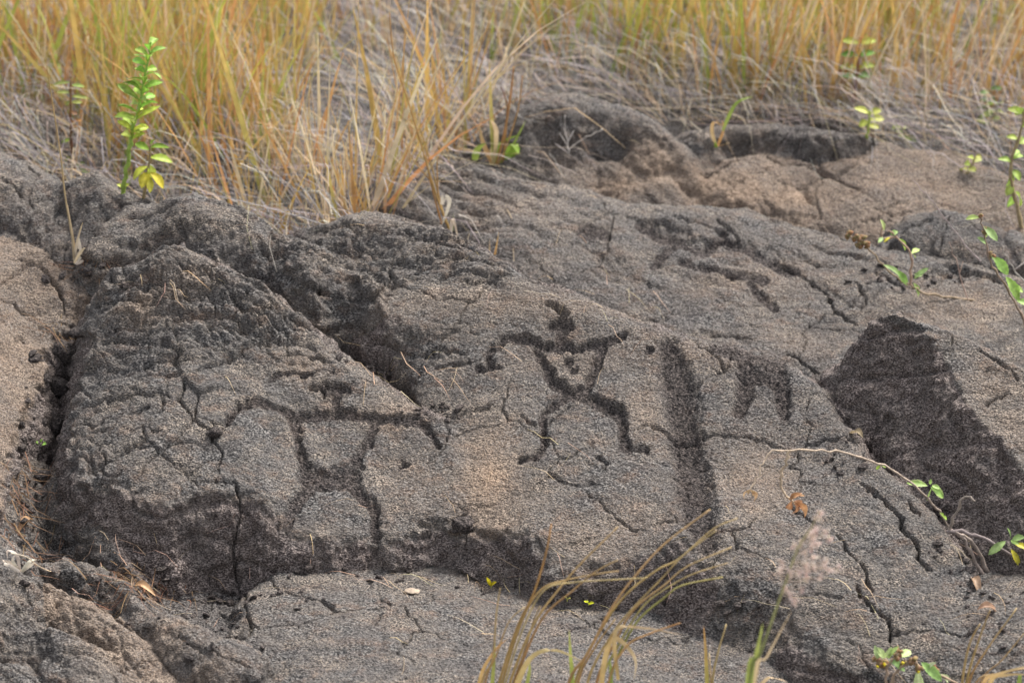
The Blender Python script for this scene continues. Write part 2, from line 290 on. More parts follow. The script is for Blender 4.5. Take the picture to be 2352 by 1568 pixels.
# second figure, in the middle
stroke(1, [(1270,744),(1290,741),(1310,744)], [12,15,12], .010); stroke(1, [(1290,748),(1289,770),(1287,797)], [14.3,14.3,16.0], .011)
stroke(1, [(1270,795),(1223,782),(1178,774),(1146,792),(1127,812),(1131,842)], [11.8,10.9,10.9,10.1,10.1,10.1], .011); pit(1, 1122, 849, 28, 9, .010)
stroke(1, [(1300,794),(1343,797),(1388,789),(1430,772)], [12.6,11.8,11.8,10.1], .010)
stroke(1, [(1234,805),(1252,838),(1268,868),(1291,890),(1318,908)], [11.8,11.8,12.6,14.3,16.8], .012)
stroke(1, [(1382,800),(1371,834),(1358,862),(1343,889),(1320,908)], [15.1,12.6,12.6,14.3,16.8], .012)
stroke(1, [(1318,904),(1366,920),(1403,938),(1425,964),(1429,1000)], [16.8,16.8,16.8,15.1,12.6], .012); pit(1, 1456, 1031, 36, 10, .010); stroke(1, [(1429,1000),(1440,1028)], 13, .010)
stroke(1, [(1306,908),(1278,924),(1252,947),(1250,984),(1247,1026),(1222,1050)], [11.8,10.9,10.9,10.1,10.1,10.1], .010); pit(1, 1212, 1053, 24, 8, .009)
pit(1, 1302, 830, 13, 9, .007); pit(1, 1318, 846, 10, 7, .006)
# broad upright groove and the forked mark beside it
stroke(2, [(1536,792),(1548,850),(1560,900),(1575,1000),(1590,1100),(1602,1180),(1622,1236)], [26,36,40,42,44,44,34], .016, soft=.5)
stroke(3, [(1640,796),(1693,806),(1745,822),(1788,838)], [10,20,24,18], .008); stroke(3, [(1712,838),(1712,880),(1700,948)], [26,24,18], .011); stroke(3, [(1770,838),(1788,880),(1802,955)], [26,28,16], .011); pit(3, 1750, 868, 30, 20, .010)
# shallow worn figure on the far slab
pit(4, 1362, 540, 42, 19, .0055)
stroke(4, [(1470,515),(1520,545),(1562,556),(1611,577),(1640,556),(1662,535)], [10,12,13,13,12,10], .006)
stroke(4, [(1655,552),(1720,582),(1768,608),(1832,627)], [11,14,13,9], .006); stroke(4, [(1500,606),(1530,575),(1562,560)], [10,11,10], .0055)
stroke(4, [(1562,600),(1618,620),(1686,634),(1761,650)], [8,9,9,8], .0055); stroke(4, [(1723,655),(1750,683),(1783,703)], [9,10,8], .006)
# small single pits and the arc over the left figure
pit(5, 930, 1070, 14, 9, .006); pit(6, 1490, 804, 12, 9, .009)
stroke(7, [(615,863),(645,857),(712,855),(761,859)], [5,7,7,5], .007)
Z -= CARVE
for (u_, v_, ru_, dz_) in [(1385,314,50,.03),(1420,312,30,.03),(1672,322,34,.03),(1700,328,30,.02),(1440,330,20,.01)]:
    x_, y_, z_ = hit(u_, v_); k_ = ru_ * pxm_(y_); Z -= dz_ * np.exp(-((GX - x_) / k_) ** 2 - ((GY - y_) / (k_ * .5)) ** 2)

# cracks -----------------------------------------------------------------------------------------------------------
V = .020
crack([(428,858),(502,838),(544,815),(585,793),(615,778),(660,774),(705,784)], .010, .006, lip=.006)
crack([(428,858),(425,880),(412,912),(439,942),(450,964),(484,998),(510,1036),(501,1070),(498,1094)], .016, .006)
crack([(498,1094),(491,1103),(540,1106),(549,1150),(551,1185),(540,1225),(533,1259),(538,1300),(546,1341)], .020, .007)
crack([(533,1259),(540,1300),(544,1341),(565,1363),(568,1400),(580,1437),(569,1476)], .016, .006)
crack([(195,888),(240,872),(300,855),(367,842),(428,836)], .010, .008, lip=-.016, lipw=.03); crack([(300,870),(360,858),(428,852)], .006, .006)
crack([(487,668),(525,676),(570,684),(637,714),(697,744),(727,759)], .012, .007, lip=.006)
crack([(315,664),(338,640),(360,623),(412,608),(465,616)], .009, .006); crack([(379,687),(431,673),(487,665)], .010, .006)
crack([(229,1040),(233,1025),(262,1017)], .010, .005); crack([(231,1046),(240,1050),(240,1096),(263,1100),(284,1089)], .012, .005)
crack([(363,1076),(384,1068),(412,1079),(444,1100),(455,1128)], .013, .006); crack([(448,1100),(480,1104),(498,1095)], .011, .005)
crack([(270,960),(300,945),(330,930)], .008, .005); crack([(200,1000),(250,985)], .008, .005); crack([(290,890),(330,905),(372,900),(400,912)], .011, .006); crack([(370,900),(376,930)], .008, .005)
crack([(510,980),(530,950),(545,940)], .008, .005); crack([(180,940),(220,925),(262,915)], .008, .006)
crack([(960,1230),(1000,1215)], .01, .006); crack([(1020,1214),(1050,1190),(1075,1178)], .013, .006); crack([(970,1190),(1010,1168)], .006, .005)
crack([(1010,956),(1044,957),(1081,951),(1119,939),(1141,924)], .007, .005, lip=.005, lipw=.015)
crack([(1002,640),(1044,628),(1089,628),(1119,636),(1194,640)], .012, .008, lip=.006); crack([(781,600),(815,592),(850,598)], .010, .006)
crack([(800,560),(840,548),(880,556)], .012, .009); crack([(880,560),(940,552),(985,560)], .012, .009); crack([(830,588),(900,575),(960,585)], .010, .008); crack([(900,610),(960,622),(1010,618)], .010, .007); crack([(720,530),(790,522),(850,528)], .008, .006)
crack([(890,620),(905,640),(910,650)], .010, .006)
crack([(1336,1126),(1361,1142),(1393,1167),(1418,1192),(1450,1213),(1492,1217)], .012, .006)
crack([(1448,995),(1486,983),(1531,991),(1562,1002),(1607,1002),(1663,1000),(1712,1006),(1761,1017),(1810,1036)], .013, .006, lip=.003)
crack([(1960,1099),(1999,1124),(2028,1142),(2038,1160),(2074,1195),(2074,1220),(2106,1252),(2106,1284),(2131,1309),(2152,1320)], .018, .008, lip=.004)
crack([(1918,1220),(1939,1245),(1953,1274),(1982,1295),(1992,1330),(2003,1366)], .018, .008); crack([(1967,1338),(1978,1373),(2006,1398),(2038,1420),(2045,1452),(2045,1473)], .020, .008)
crack([(2040,1454),(2095,1452),(2142,1444)], .016, .007); crack([(2155,1444),(2195,1452),(2222,1456)], .016, .007); crack([(1861,1366),(1900,1374),(1935,1378)], .009, .006); crack([(2088,1149),(2102,1178),(2117,1188)], .012, .006); crack([(1807,1153),(1846,1181),(1880,1202)], .014, .006)
crack([(1802,814),(1847,841),(1884,862)], .012, .008); crack([(1618,770),(1680,773),(1740,785)], .010, .007); crack([(1690,740),(1750,752)], .006, .006)
crack([(1290,912),(1330,925),(1380,945),(1410,968)], .006, .005); crack([(1340,1062),(1380,1080),(1400,1060)], .004, .005)
Z4 = lambda L: [(x * .375, 514.5 + y_ * .375) for x, y_ in L]
for k_, L_ in enumerate([[(640,330),(760,260),(900,210),(1050,180),(1180,190)],[(600,390),(700,350),(820,300),(950,270),(1080,240),(1230,270)],[(660,440),(720,460),(830,410),(870,380),(960,300)],[(960,290),(1100,290),(1200,300)],[(840,400),(940,350),(1010,350)],
    [(1020,460),(1130,420),(1290,400)],[(1310,430),(1420,480),(1580,520),(1680,560)],[(580,470),(680,460),(760,460)],[(800,490),(860,440),(1010,450)],[(1050,570),(1160,560),(1300,575)],[(1300,560),(1310,470)],[(1470,570),(1560,580)],[(900,590),(1010,600),(1050,640)],
    [(980,680),(1100,760),(1120,800)],[(880,820),(1000,800),(1140,790)],[(1380,840),(1560,740),(1650,700),(1760,690),(1880,710),(1960,760)],[(1100,210),(1220,250),(1340,330)],[(1240,290),(1400,370),(1560,430)],[(1600,480),(1760,560),(1900,650)],[(700,600),(800,560),(900,560)],[(620,700),(720,680),(800,690)],
    [(1330,630),(1450,650),(1600,640)],[(1700,780),(1800,770),(1950,800),(2060,870)],[(560,1110),(700,1060),(860,1040),(1000,1050)],[(780,1290),(900,1260),(1000,1290)],[(820,1150),(930,1120)],[(500,1200),(560,1260),(680,1180)],[(760,1390),(860,1370),(960,1400)],[(430,1110),(560,1080)],[(1900,1010),(2000,1030)],[(2040,720),(2107,790)]]):
    crack(Z4(L_), .009 + .004 * (k_ % 3), .0065, lip=.005 * (1 if k_ % 2 else -.3), lipw=.018, jag=.005)
Z5 = lambda L: [(781 + x * .375, 514.5 + y_ * .375) for x, y_ in L]
for k_, L_ in enumerate([[(10,120),(120,70),(260,60),(420,90)],[(160,60),(300,30),(460,60),(560,110)],[(380,150),(520,110),(680,150),(760,190)],[(0,170),(140,160),(240,190)],[(300,200),(460,180),(640,210)],[(580,230),(720,210),(860,240),(980,290)],[(220,260),(380,250),(520,280)],[(720,370),(860,350),(1000,340)],[(640,120),(760,140),(900,200)],
    [(290,290),(350,370)],[(1230,480),(1330,520),(1420,560)],[(800,660),(870,670)],[(620,700),(760,640)],[(500,780),(640,760),(800,790)],[(560,880),(720,850),(880,830)],[(1640,1100),(1760,1150)],[(1100,1180),(1200,1240)],[(1560,1420),(1640,1470),(1600,1540)],[(150,700),(240,690)],[(90,460),(170,420)]]):
    crack(Z5(L_), .010 + .004 * (k_ % 3), .007, lip=.005, lipw=.018, jag=.006)
crack([(762,768),(800,796),(842,816),(884,828),(925,880),(965,930),(990,950)], .05, .014, jag=.003); crack([(800,800),(842,818),(884,830)], .05, .02, jag=.003)
# left slab
crack([(0,595),(45,599),(94,620),(128,650),(139,665),(146,725),(158,755)], .018, .008); crack([(60,600),(100,590),(150,620)], .008, .006); crack([(30,800),(45,770),(60,790)], .006, .006)
crack([(0,410),(50,440),(80,470)], .014, .008); crack([(60,380),(95,410)], .010, .007)
crack([(450,560),(480,545),(510,530)], .014, .007); crack([(280,500),(340,490),(420,470)], .010, .006); crack([(540,470),(585,500)], .010, .006); crack([(590,600),(640,590),(690,602),(720,585)], .012, .008)
# far slabs
crack([(1832,627),(1868,650),(1900,672),(1911,698),(1937,728),(1982,754)], 0.0168, 0.0085); crack([(1790,608),(1832,627)], 0.0140, 0.0085); crack([(2004,625),(2031,638),(2050,653),(2087,661),(2125,668)], 0.0154, 0.0085)
crack([(2162,620),(2200,628),(2237,636),(2275,640),(2310,660)], 0.0182, 0.0102, lip=.01); crack([(1742,354),(1772,368),(1824,379),(1885,390),(1918,405),(1956,424),(1993,436)], 0.0210, 0.0119); crack([(1600,398),(1637,394),(1686,372),(1742,354)], 0.0182, 0.0102)
crack([(1820,350),(1850,366),(1880,372)], 0.0140, 0.0085); crack([(1850,380),(1880,362),(1920,360)], 0.0112, 0.0085); crack([(1040,398),(1090,402),(1130,415)], 0.0126, 0.0085); crack([(1140,410),(1220,405),(1290,420)], 0.0112, 0.0085); crack([(2000,480),(2050,500),(2100,490)], 0.0112, 0.0085); crack([(2060,550),(2110,520),(2140,510)], 0.0140, 0.0085)
crack([(1820,300),(1880,300)], 0.0070, 0.0085); crack([(1960,640),(1990,690),(1970,720)], 0.0098, 0.0068); crack([(1840,710),(1862,690)], 0.0084, 0.0068); crack([(1700,560),(1680,530),(1640,500)], 0.0098, 0.0085); crack([(1530,500),(1600,510),(1680,540)], 0.0084, 0.0085)
crack([(940,420),(1000,410),(1060,412)], 0.0084, 0.0076); crack([(1060,480),(1120,470)], 0.0070, 0.0076); crack([(1860,560),(1930,580),(1990,590)], 0.0126, 0.0085); crack([(1780,560),(1850,600),(1900,610)], 0.0112, 0.0076)
# block on the right
crack([(2262,934),(2290,915),(2320,905)], .020, .007); crack([(2240,800),(2290,830),(2340,880)], .014, .008); crack([(2260,850),(2300,860)], .008, .006)
# front floor and lobes
crack([(60,1290),(120,1320),(180,1360),(260,1420),(350,1480)], .010, .008); crack([(500,1395),(540,1405),(560,1400)], .01, .008); crack([(860,1440),(880,1410)], .004, .005)

# ------------------------------------------------------------------ rope wrinkles, flaky plates, grain
def zone(u, v, ru, rv, rot=0):
    x0, y0, z0 = hit(u, v); x1, y1, _ = hit(u + ru, v); x2, y2, _ = hit(u, v - rv); rx = max(.02, math.hypot(x1 - x0, y1 - y0)); ry = max(.03, math.hypot(x2 - x0, y2 - y0)); ry = min(ry, 2.5 * rx)
    dx = GX - x0; dy = GY - y0; c, s_ = math.cos(rot), math.sin(rot)
    return np.exp(-((dx * c + dy * s_) / rx) ** 2 - ((-dx * s_ + dy * c) / ry) ** 2).astype(np.float32)
def ropes(mask, ang, f_long, f_across, depth, seed, bend=.02):
    c, s_ = math.cos(ang), math.sin(ang); X = GX + bend * wx; Y = GY + bend * wy
    n = perlin((X * c + Y * s_) * f_long, (-X * s_ + Y * c) * f_across, seed)
    n2 = perlin((X * c + Y * s_) * f_long * 2.3, (-X * s_ + Y * c) * f_across * 2.1, seed + 5)
    r = np.clip(1 - np.abs(n) * 5.5, 0, 1) ** 1.3 + .7 * np.clip(1 - np.abs(n2) * 5.5, 0, 1) ** 1.3
    return depth * mask * (.9 * np.clip(n, -.3, .6) - 1.15 * r)
def shingles(mask, ang, f, h, seed, bend=.05):
    """overlapping crust flakes: each lies over the next with a broken riser towards the low side"""
    c, s_ = math.cos(ang), math.sin(ang); X = GX + .010 * wx2 + .004 * wx3; Y = GY + .012 * wy2 + .005 * wy3
    ph = (-X * s_ + Y * c) * f + bend * f * fbm(X, Y, 5, 3, seed) + .35 * fbm(X * c + Y * s_, Y, 14, 2, seed + 7)
    k = np.floor(ph); sw = ph - k; amp = np.clip(.55 + 1.3 * perlin(X * 9 + k * 3.7, Y * 5 + k, seed + 3), 0, 1.3)
    rise = np.minimum(1, sw / .07)
    return .62 * h * mask * amp * (rise * (1 - sw) ** 1.2 - .55 * np.exp(-((sw - 1) / .05) ** 2) - .55 * np.exp(-(sw / .05) ** 2) * .6)
def plates(mask, f, depth, seed, tilt=.004):
    f1, e, cid = worley((GX + .02 * wx + .006 * wx2) * f, (GY + .02 * wy + .006 * wy2) * f, seed)
    return mask * (-depth * 1.25 * np.clip(1 - e / .075, 0, 1) * np.clip(.7 + 1.1 * wx, .1, 1.2) + tilt * (cid - .5))
D = np.zeros(Z.shape)
up = np.clip(zone(420, 680, 190, 110) + zone(560, 720, 120, 60), 0, 1)
D += ropes(up, R(-12), 9, 40, .014, 61) + shingles(np.clip(1.4 * up, 0, 1), R(-14), 26, .016, 401)
D += shingles(np.clip(1.4 * zone(880, 560, 230, 60) + zone(640, 600, 130, 60), 0, 1), R(-16), 18, .020, 411) + shingles(.9 * zone(400, 520, 180, 60), R(6), 16, .016, 421) + shingles(.9 * zone(60, 470, 140, 90), R(30), 13, .014, 431) + shingles(np.clip(1.2 * zone(1650, 560, 330, 70), 0, 1), R(-18), 11, .018, 441) + shingles(.8 * zone(1080, 430, 180, 60), R(-14), 12, .018, 451) + shingles(.8 * zone(280, 830, 130, 70), R(-6), 24, .012, 461) + shingles(zone(150, 1420, 280, 110), R(-42), 13, .016, 471) + shingles(.7 * zone(2150, 560, 220, 80), R(-20), 10, .018, 481) + shingles(.6 * zone(2000, 1300, 200, 200), R(-60), 9, .008, 491) + shingles(.6 * zone(1950, 690, 150, 60), R(-20), 11, .014, 495) + shingles(.55 * zone(1650, 780, 200, 40), R(-14), 16, .012, 497)
D += ropes(np.clip(zone(850, 560, 190, 50) + .5 * zone(1050, 600, 150, 40), 0, 1), R(-14), 8, 34, .013, 65)
D += ropes(zone(400, 520, 170, 50), R(8), 7, 28, .010, 67) + ropes(zone(1320, 290, 170, 60), R(-22), 3, 30, .007, 68, .03) + ropes(zone(1650, 540, 300, 60) * sstep(-.15, .25, fbm(GX, GY, 5, 2, 66)), R(-20), 6, 17, .008, 69, .05)
D += ropes(zone(1050, 420, 160, 50), R(-12), 5, 18, .012, 70) + ropes(zone(60, 470, 100, 80), R(60), 6, 20, .008, 71)
D += plates(np.clip(1.3 * zone(320, 1020, 190, 130) + .6 * zone(470, 930, 80, 60), 0, 1), 17, .010, 81, .010)
D += plates(.8 * up, 11, .006, 82, .008) + plates(np.clip(zone(1900, 420, 140, 60) + .7 * zone(1960, 680, 110, 60), 0, 1), 9, .013, 83, .014)
D += plates(np.clip(zone(2200, 540, 160, 60), 0, 1), 8, .010, 84, .012) + plates(np.clip(zone(250, 800, 120, 70), 0, 1), 14, .007, 85, .010)
D += ropes(zone(120, 1400, 260, 110), R(-38), 7, 20, .010, 86) + ropes(zone(120, 1200, 80, 120), R(-60), 8, 24, .012, 87)
D += .03 * zone(690, 640, 150, 110) * fbm(GX, GY, 13, 4, 95) + .008 * zone(1350, 300, 200, 80) * fbm(GX, GY, 12, 4, 96) + .010 * zone(1780, 310, 200, 40) * fbm(GX, GY, 14, 4, 97) + .03 * zone(250, 500, 160, 90) * fbm(GX, GY, 12, 4, 98)
D += ropes(zone(620, 600, 140, 80), R(-30), 7, 20, .010, 88) + plates(zone(720, 640, 120, 90), 10, .006, 89, .01)
out = sstep(1.0, 1.25, np.abs(GX) / hw(GY))
D += ropes(out * sstep(-.1, .25, fbm(GX, GY, 1.3, 2, 90)), R(20), 6, 22, .010, 91) + plates(out * sstep(0, .3, fbm(GX, GY, 1.1, 2, 92)), 9, .012, 93, .01)
far = 1 + .25 * sstep(3.7, 4.4, GY)
f1, e, cid = worley((GX + .03 * wx + .008 * wx2) * 6.5, (GY + .03 * wy + .008 * wy2) * 7.5, 94)
D -= .012 * np.clip(1 - e / .020, 0, 1) * sstep(-.05, .2, fbm(GX, GY, 4, 2, 99)) * (1 - FRESH)
D += far * (.011 * fbm(GX, GY, 6, 3, 101) + .0042 * fbm(GX, GY, 26, 3, 111))
mid = fbm(GX, GY, 60, 3, 121, .6); grain = perlin(GX * 190, GY * 190, 131); grain2 = perlin(GX * 330, GY * 330, 141)
fr = np.clip(FRESH + PECK, 0, 1)
gz = np.gradient(Z0, axis=0) / np.gradient(GY, axis=0); gx = np.gradient(Z0, axis=1) / np.gradient(GX, axis=1); SLOPE = np.hypot(gz, gx).astype(np.float32); flat = 1 / (1 + np.clip(SLOPE - .5, 0, 4) ** 2 * 2.5)
D += flat * (.0026 * mid * (1 + .8 * fr) + (.0012 + .0016 * fr) * grain + (.0009 + .0012 * fr) * grain2)
# pores: small open vesicles, denser on fractured and pecked rock
f1, e, cid = worley(GX * 110 + .4 * wx2, GY * 110 + .4 * wy2, 151)
D -= flat * (.0016 + .0030 * fr) * np.clip(1 - f1 / .38, 0, 1) * (cid > .45 - .25 * fr)
# broken chunks on fracture faces
f1, e, cid = worley((GX + .03 * wx) * 16, (GY + .03 * wy) * 22, 162)
D += FRESH * flat * (.012 * fbm(GX, GY, 13, 3, 161) + .006 * (cid - .5))
Z += D

# ------------------------------------------------------------------ weathering (ochre dusting, dark patches), with some light and shade painted in
DUST_LIGHT = TINT.copy()
for (u, v, ru, rv, a) in [(1120,1090,60,110,.95),(1150,1180,90,50,.6),(1420,420,90,30,1),(1600,420,240,45,1),(1750,450,200,45,1),(1900,470,120,40,.7),(1250,690,200,16,.3),(1600,800,160,14,.3),(40,700,110,130,.35),(30,900,60,130,.5),(1740,1110,90,80,.45),(1480,960,40,80,.35),(900,960,60,40,.4),(700,840,60,30,.4),(980,1110,90,60,.3),(420,640,80,50,.2),  # thin strips paint a light rim along the middle slab's crest
      (2200,700,160,40,.5),(2290,900,70,60,.45),(2330,980,50,60,.4),(2050,390,120,30,.5),(340,1500,110,70,.5),(450,1568,90,50,.4),(1840,790,60,30,.3),(1400,1230,150,60,.3),(1750,640,150,40,.35),(320,700,40,20,.4),(880,700,30,80,.3),(1180,470,120,40,.3),(1700,300,80,30,.2)]:  # besides tan patches, paints the right block's top lighter for facing the sky
    DUST_LIGHT = np.maximum(DUST_LIGHT, a * zone(u, v, ru, rv))
DUST_LIGHT = np.clip(DUST_LIGHT * (.75 + .6 * fbm(GX, GY, 14, 3, 181)) * (1 - .85 * fr), 0, 1)
DARK = np.zeros(Z.shape, np.float32)  # carved hollows of the back humps are darkened too
for (u, v, ru, rv, a) in [(850,560,190,50,.4),(620,640,120,90,.3),(800,740,80,70,.3),(1290,900,40,30,.3),(1700,560,300,60,.5),(250,800,120,60,.6),(120,520,140,90,.5),(1450,520,60,30,.5),(1720,810,70,26,.7),(500,1500,90,50,.7),(60,1450,70,60,.6),(120,1230,90,110,.6),(2250,560,140,50,.45),(1350,340,160,40,.6),(300,1350,140,50,.5),(1100,850,120,50,.35),(1000,1480,500,70,.15),(1900,420,120,40,.3),(1180,600,90,20,.8),(1290,640,90,22,.9),(1420,690,90,22,.9),(1540,730,90,20,.9),(1680,762,90,18,.9),(1330,620,160,40,.5),(1550,690,160,40,.5),(1860,835,60,40,.7),(1080,545,60,20,.6),(1350,300,150,60,.45),(1400,330,100,24,.6),(1690,320,40,14,.9),(1900,315,120,16,.6),(1650,480,200,14,.7),(1250,700,110,30,.3),(1520,745,60,14,.6)]:  # dark stain; strips behind the middle slab's ridge also paint in shade
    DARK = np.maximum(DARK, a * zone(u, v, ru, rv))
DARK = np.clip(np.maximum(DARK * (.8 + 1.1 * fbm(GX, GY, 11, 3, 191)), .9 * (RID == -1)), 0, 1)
# ------------------------------------------------------------------ materials
def mat(name):
    m = bpy.data.materials.new(name); m.use_nodes = True; m.node_tree.nodes.clear(); return m, m.node_tree
class NB:
    def __init__(s, t): s.t = t
    def n(s, kind, **kw):
        o = s.t.nodes.new(kind)
        for k, v in kw.items(): setattr(o, k, v)
        return o
    def link(s, a, b): s.t.links.new(a, b)
    def noise(s, vec, scale, detail=3, rough=.55):
        o = s.n('ShaderNodeTexNoise'); o.inputs['Scale'].default_value = scale; o.inputs['Detail'].default_value = detail; o.inputs['Roughness'].default_value = rough
        if vec is not None: s.link(vec, o.inputs['Vector'])
        return o.outputs['Fac']
    def ramp(s, fac, pts):
        o = s.n('ShaderNodeValToRGB'); e = o.color_ramp.elements
        while len(e) < len(pts): e.new(.5)
        for i, (p, c) in enumerate(pts): e[i].position = p; e[i].color = (*c, 1) if len(c) == 3 else c
        s.link(fac, o.inputs[0]); return o.outputs[0]
    def mix(s, fac, a, b, mode='MIX'):
        o = s.n('ShaderNodeMix', data_type='RGBA', blend_type=mode)
        for sock, val in ((o.inputs[0], fac), (o.inputs[6], a), (o.inputs[7], b)):
            if hasattr(val, 'is_linked'): s.link(val, sock)
            elif isinstance(val, (int, float)): sock.default_value = val
            else: sock.default_value = (*val, 1)
        return o.outputs[2]
    def math(s, op, a, b=0, clamp=False):
        o = s.n('ShaderNodeMath', operation=op, use_clamp=clamp)
        for i, val in enumerate((a, b)):
            if hasattr(val, 'is_linked'): s.link(val, o.inputs[i])
            else: o.inputs[i].default_value = val
        return o.outputs[0]
def rock_material():
    m, t = mat('weathered_lava'); b = NB(t)
    mp = b.n('ShaderNodeMapping'); mp.inputs['Scale'].default_value = (.8, 1.15, 1.5); b.link(b.n('ShaderNodeTexCoord').outputs['Object'], mp.inputs[0]); tex = mp.outputs[0]
    at_ = b.n('ShaderNodeAttribute', attribute_name='zones'); sep = b.n('ShaderNodeSeparateColor'); b.link(at_.outputs['Color'], sep.inputs[0])
    dust_light, fresh, dark = sep.outputs[0], sep.outputs[1], sep.outputs[2]
    n_fine = b.noise(tex, 430, 1.4, .6); n_mid = b.noise(tex, 110, 2, .6); n_big = b.noise(tex, 16, 5, .6); n_huge = b.noise(tex, 4, 4, .55)
    n_f2 = b.noise(tex, 350, 1.4, .6)
    # bleached grains over dark basalt
    crust = b.ramp(n_fine, [(.37, (0.014, 0.012, 0.012)), (.45, (0.058, 0.051, 0.046)), (.53, (0.144, 0.123, 0.106)), (.64, (0.328, 0.273, 0.222))])
    cool = b.ramp(n_f2, [(.37, (0.011, 0.011, 0.012)), (.49, (0.055, 0.052, 0.052)), (.62, (0.195, 0.183, 0.172))])
    c = b.mix(b.ramp(n_big, [(.36, (0, 0, 0)), (.60, (1, 1, 1))]), crust, cool)
    # reddish brown breath here and there
    red = b.ramp(n_fine, [(.38, (0.035, 0.020, 0.016)), (.55, (0.156, 0.105, 0.078)), (.7, (0.257, 0.187, 0.140))])
    c = b.mix(b.math('MULTIPLY', b.ramp(b.noise(tex, 30, 4, .6), [(.50, (0, 0, 0)), (.68, (1, 1, 1))]), .6), c, red)
    ochre = b.ramp(n_fine, [(.34, (.065, .042, .030)), (.46, (.20, .137, .096)), (.62, (.40, .295, .21))])
    # patches of smoother skin where the grain is worn down
    skin = b.mix(b.ramp(n_huge, [(.4, (0, 0, 0)), (.6, (1, 1, 1))]), (.115, .098, .085), (.092, .086, .082))
    c = b.mix(b.math('MULTIPLY', b.ramp(b.noise(tex, 21, 5, .7), [(.46, (0, 0, 0)), (.62, (1, 1, 1))]), .62), c, skin)
    dark_tone = b.ramp(n_f2, [(.38, (.012, .011, .012)), (.51, (.050, .045, .045)), (.64, (.17, .155, .145))])
    c = b.mix(b.math('MULTIPLY', dark, .85), c, dark_tone)
    c = b.mix(b.math('MULTIPLY', b.ramp(b.noise(tex, 42, 5, .7), [(.48, (0, 0, 0)), (.64, (1, 1, 1))]), .7), c, dark_tone)
    c = b.mix(b.math('MULTIPLY', dust_light, .9), c, ochre)
    fres = b.ramp(b.noise(tex, 360, 1.4, .6), [(.38, (.022, .015, .015)), (.50, (.092, .072, .067)), (.62, (.27, .225, .205))])
    c = b.mix(b.math('MULTIPLY', fresh, .95), c, fres)
    peck = b.ramp(n_f2, [(.38, (.010, .008, .008)), (.52, (.034, .027, .026)), (.66, (.11, .088, .08))])
    c = b.mix(b.math('MULTIPLY', at_.outputs['Alpha'], .8), c, peck)
    # gentle large-scale drift in tone
    c = b.mix(b.ramp(n_huge, [(.35, (.0, .0, .0)), (.65, (.38, .38, .38))]), c, (.9, .88, .86), 'MULTIPLY') if False else c
    bs = b.n('ShaderNodeBsdfPrincipled'); b.link(c, bs.inputs['Base Color']); bs.inputs['Roughness'].default_value = .93; bs.inputs['Specular IOR Level'].default_value = .25
    vor = b.n('ShaderNodeTexVoronoi'); vor.inputs['Scale'].default_value = 190; b.link(tex, vor.inputs['Vector'])
    h = b.math('ADD', b.math('MULTIPLY', n_fine, .9), b.math('ADD', b.math('MULTIPLY', n_mid, .9), b.math('MULTIPLY', vor.outputs['Distance'], .5)))
    bp = b.n('ShaderNodeBump'); bp.inputs['Strength'].default_value = .7; bp.inputs['Distance'].default_value = .007; b.link(h, bp.inputs['Height']); b.link(bp.outputs[0], bs.inputs['Normal'])
    o = b.n('ShaderNodeOutputMaterial'); b.link(bs.outputs[0], o.inputs[0]); return m
ROCK = rock_material()

# ------------------------------------------------------------------ relief -> meshes, one per lava lobe, carvings as their own pieces
def tag(o, label=None, cat=None, group=None, kind=None):
    for k, v in (('label', label), ('category', cat), ('group', group), ('kind', kind)):
        if v: o[k] = v
    return o
def empty(name, loc=(0, 0, 0)):
    o = bpy.data.objects.new(name, None); o.location = loc; o.empty_display_size = .05; COL.objects.link(o); return o
VERT = np.stack([GX, GY, Z], -1).astype(np.float64)
# steep broken faces: push the rock out and in along its own normal so the blocks and pores are not drawn out downhill
nr = np.cross(np.gradient(np.stack([GX, GY, Z0], -1), axis=1), np.gradient(np.stack([GX, GY, Z0], -1), axis=0)); nr /= np.linalg.norm(nr, axis=-1, keepdims=True) + 1e-9
stp = np.clip((1 - flat) * 1.2, 0, 1) * np.where(RID == names.index('R'), 1.15, 1); sel = stp > .03; Q = VERT[sel]; a_ = stp[sel]
d3 = .009 * perlin3(Q * 14, 1) + .008 * perlin3(Q * 31 + 5, 2) + .006 * perlin3(Q * 75, 3) + .0035 * perlin3(Q * 170, 4) + .0018 * perlin3(Q * 300, 5)
d3 -= .008 * np.clip(1 - np.abs(perlin3(Q * [9, 9, 16] + 3, 6)) * 9, 0, 1)
VERT[sel] += nr[sel] * (d3 * a_)[:, None]
VERT = VERT.reshape(-1, 3)
ZON = np.stack([DUST_LIGHT, np.clip(FRESH * (.75 + .5 * fbm(GX, GY, 20, 2, 201)) , 0, 1), DARK, np.clip(PECK * (1.05 + .5 * mid), 0, 1)], -1).reshape(-1, 4).astype(np.float32)
idx = np.arange(NR * NC).reshape(NR, NC)
FACES = np.stack([idx[:-1, :-1], idx[:-1, 1:], idx[1:, 1:], idx[1:, :-1]], -1).reshape(-1, 4)
FRID = RID[:-1, :-1].reshape(-1); FPID = PID[:-1, :-1].reshape(-1)
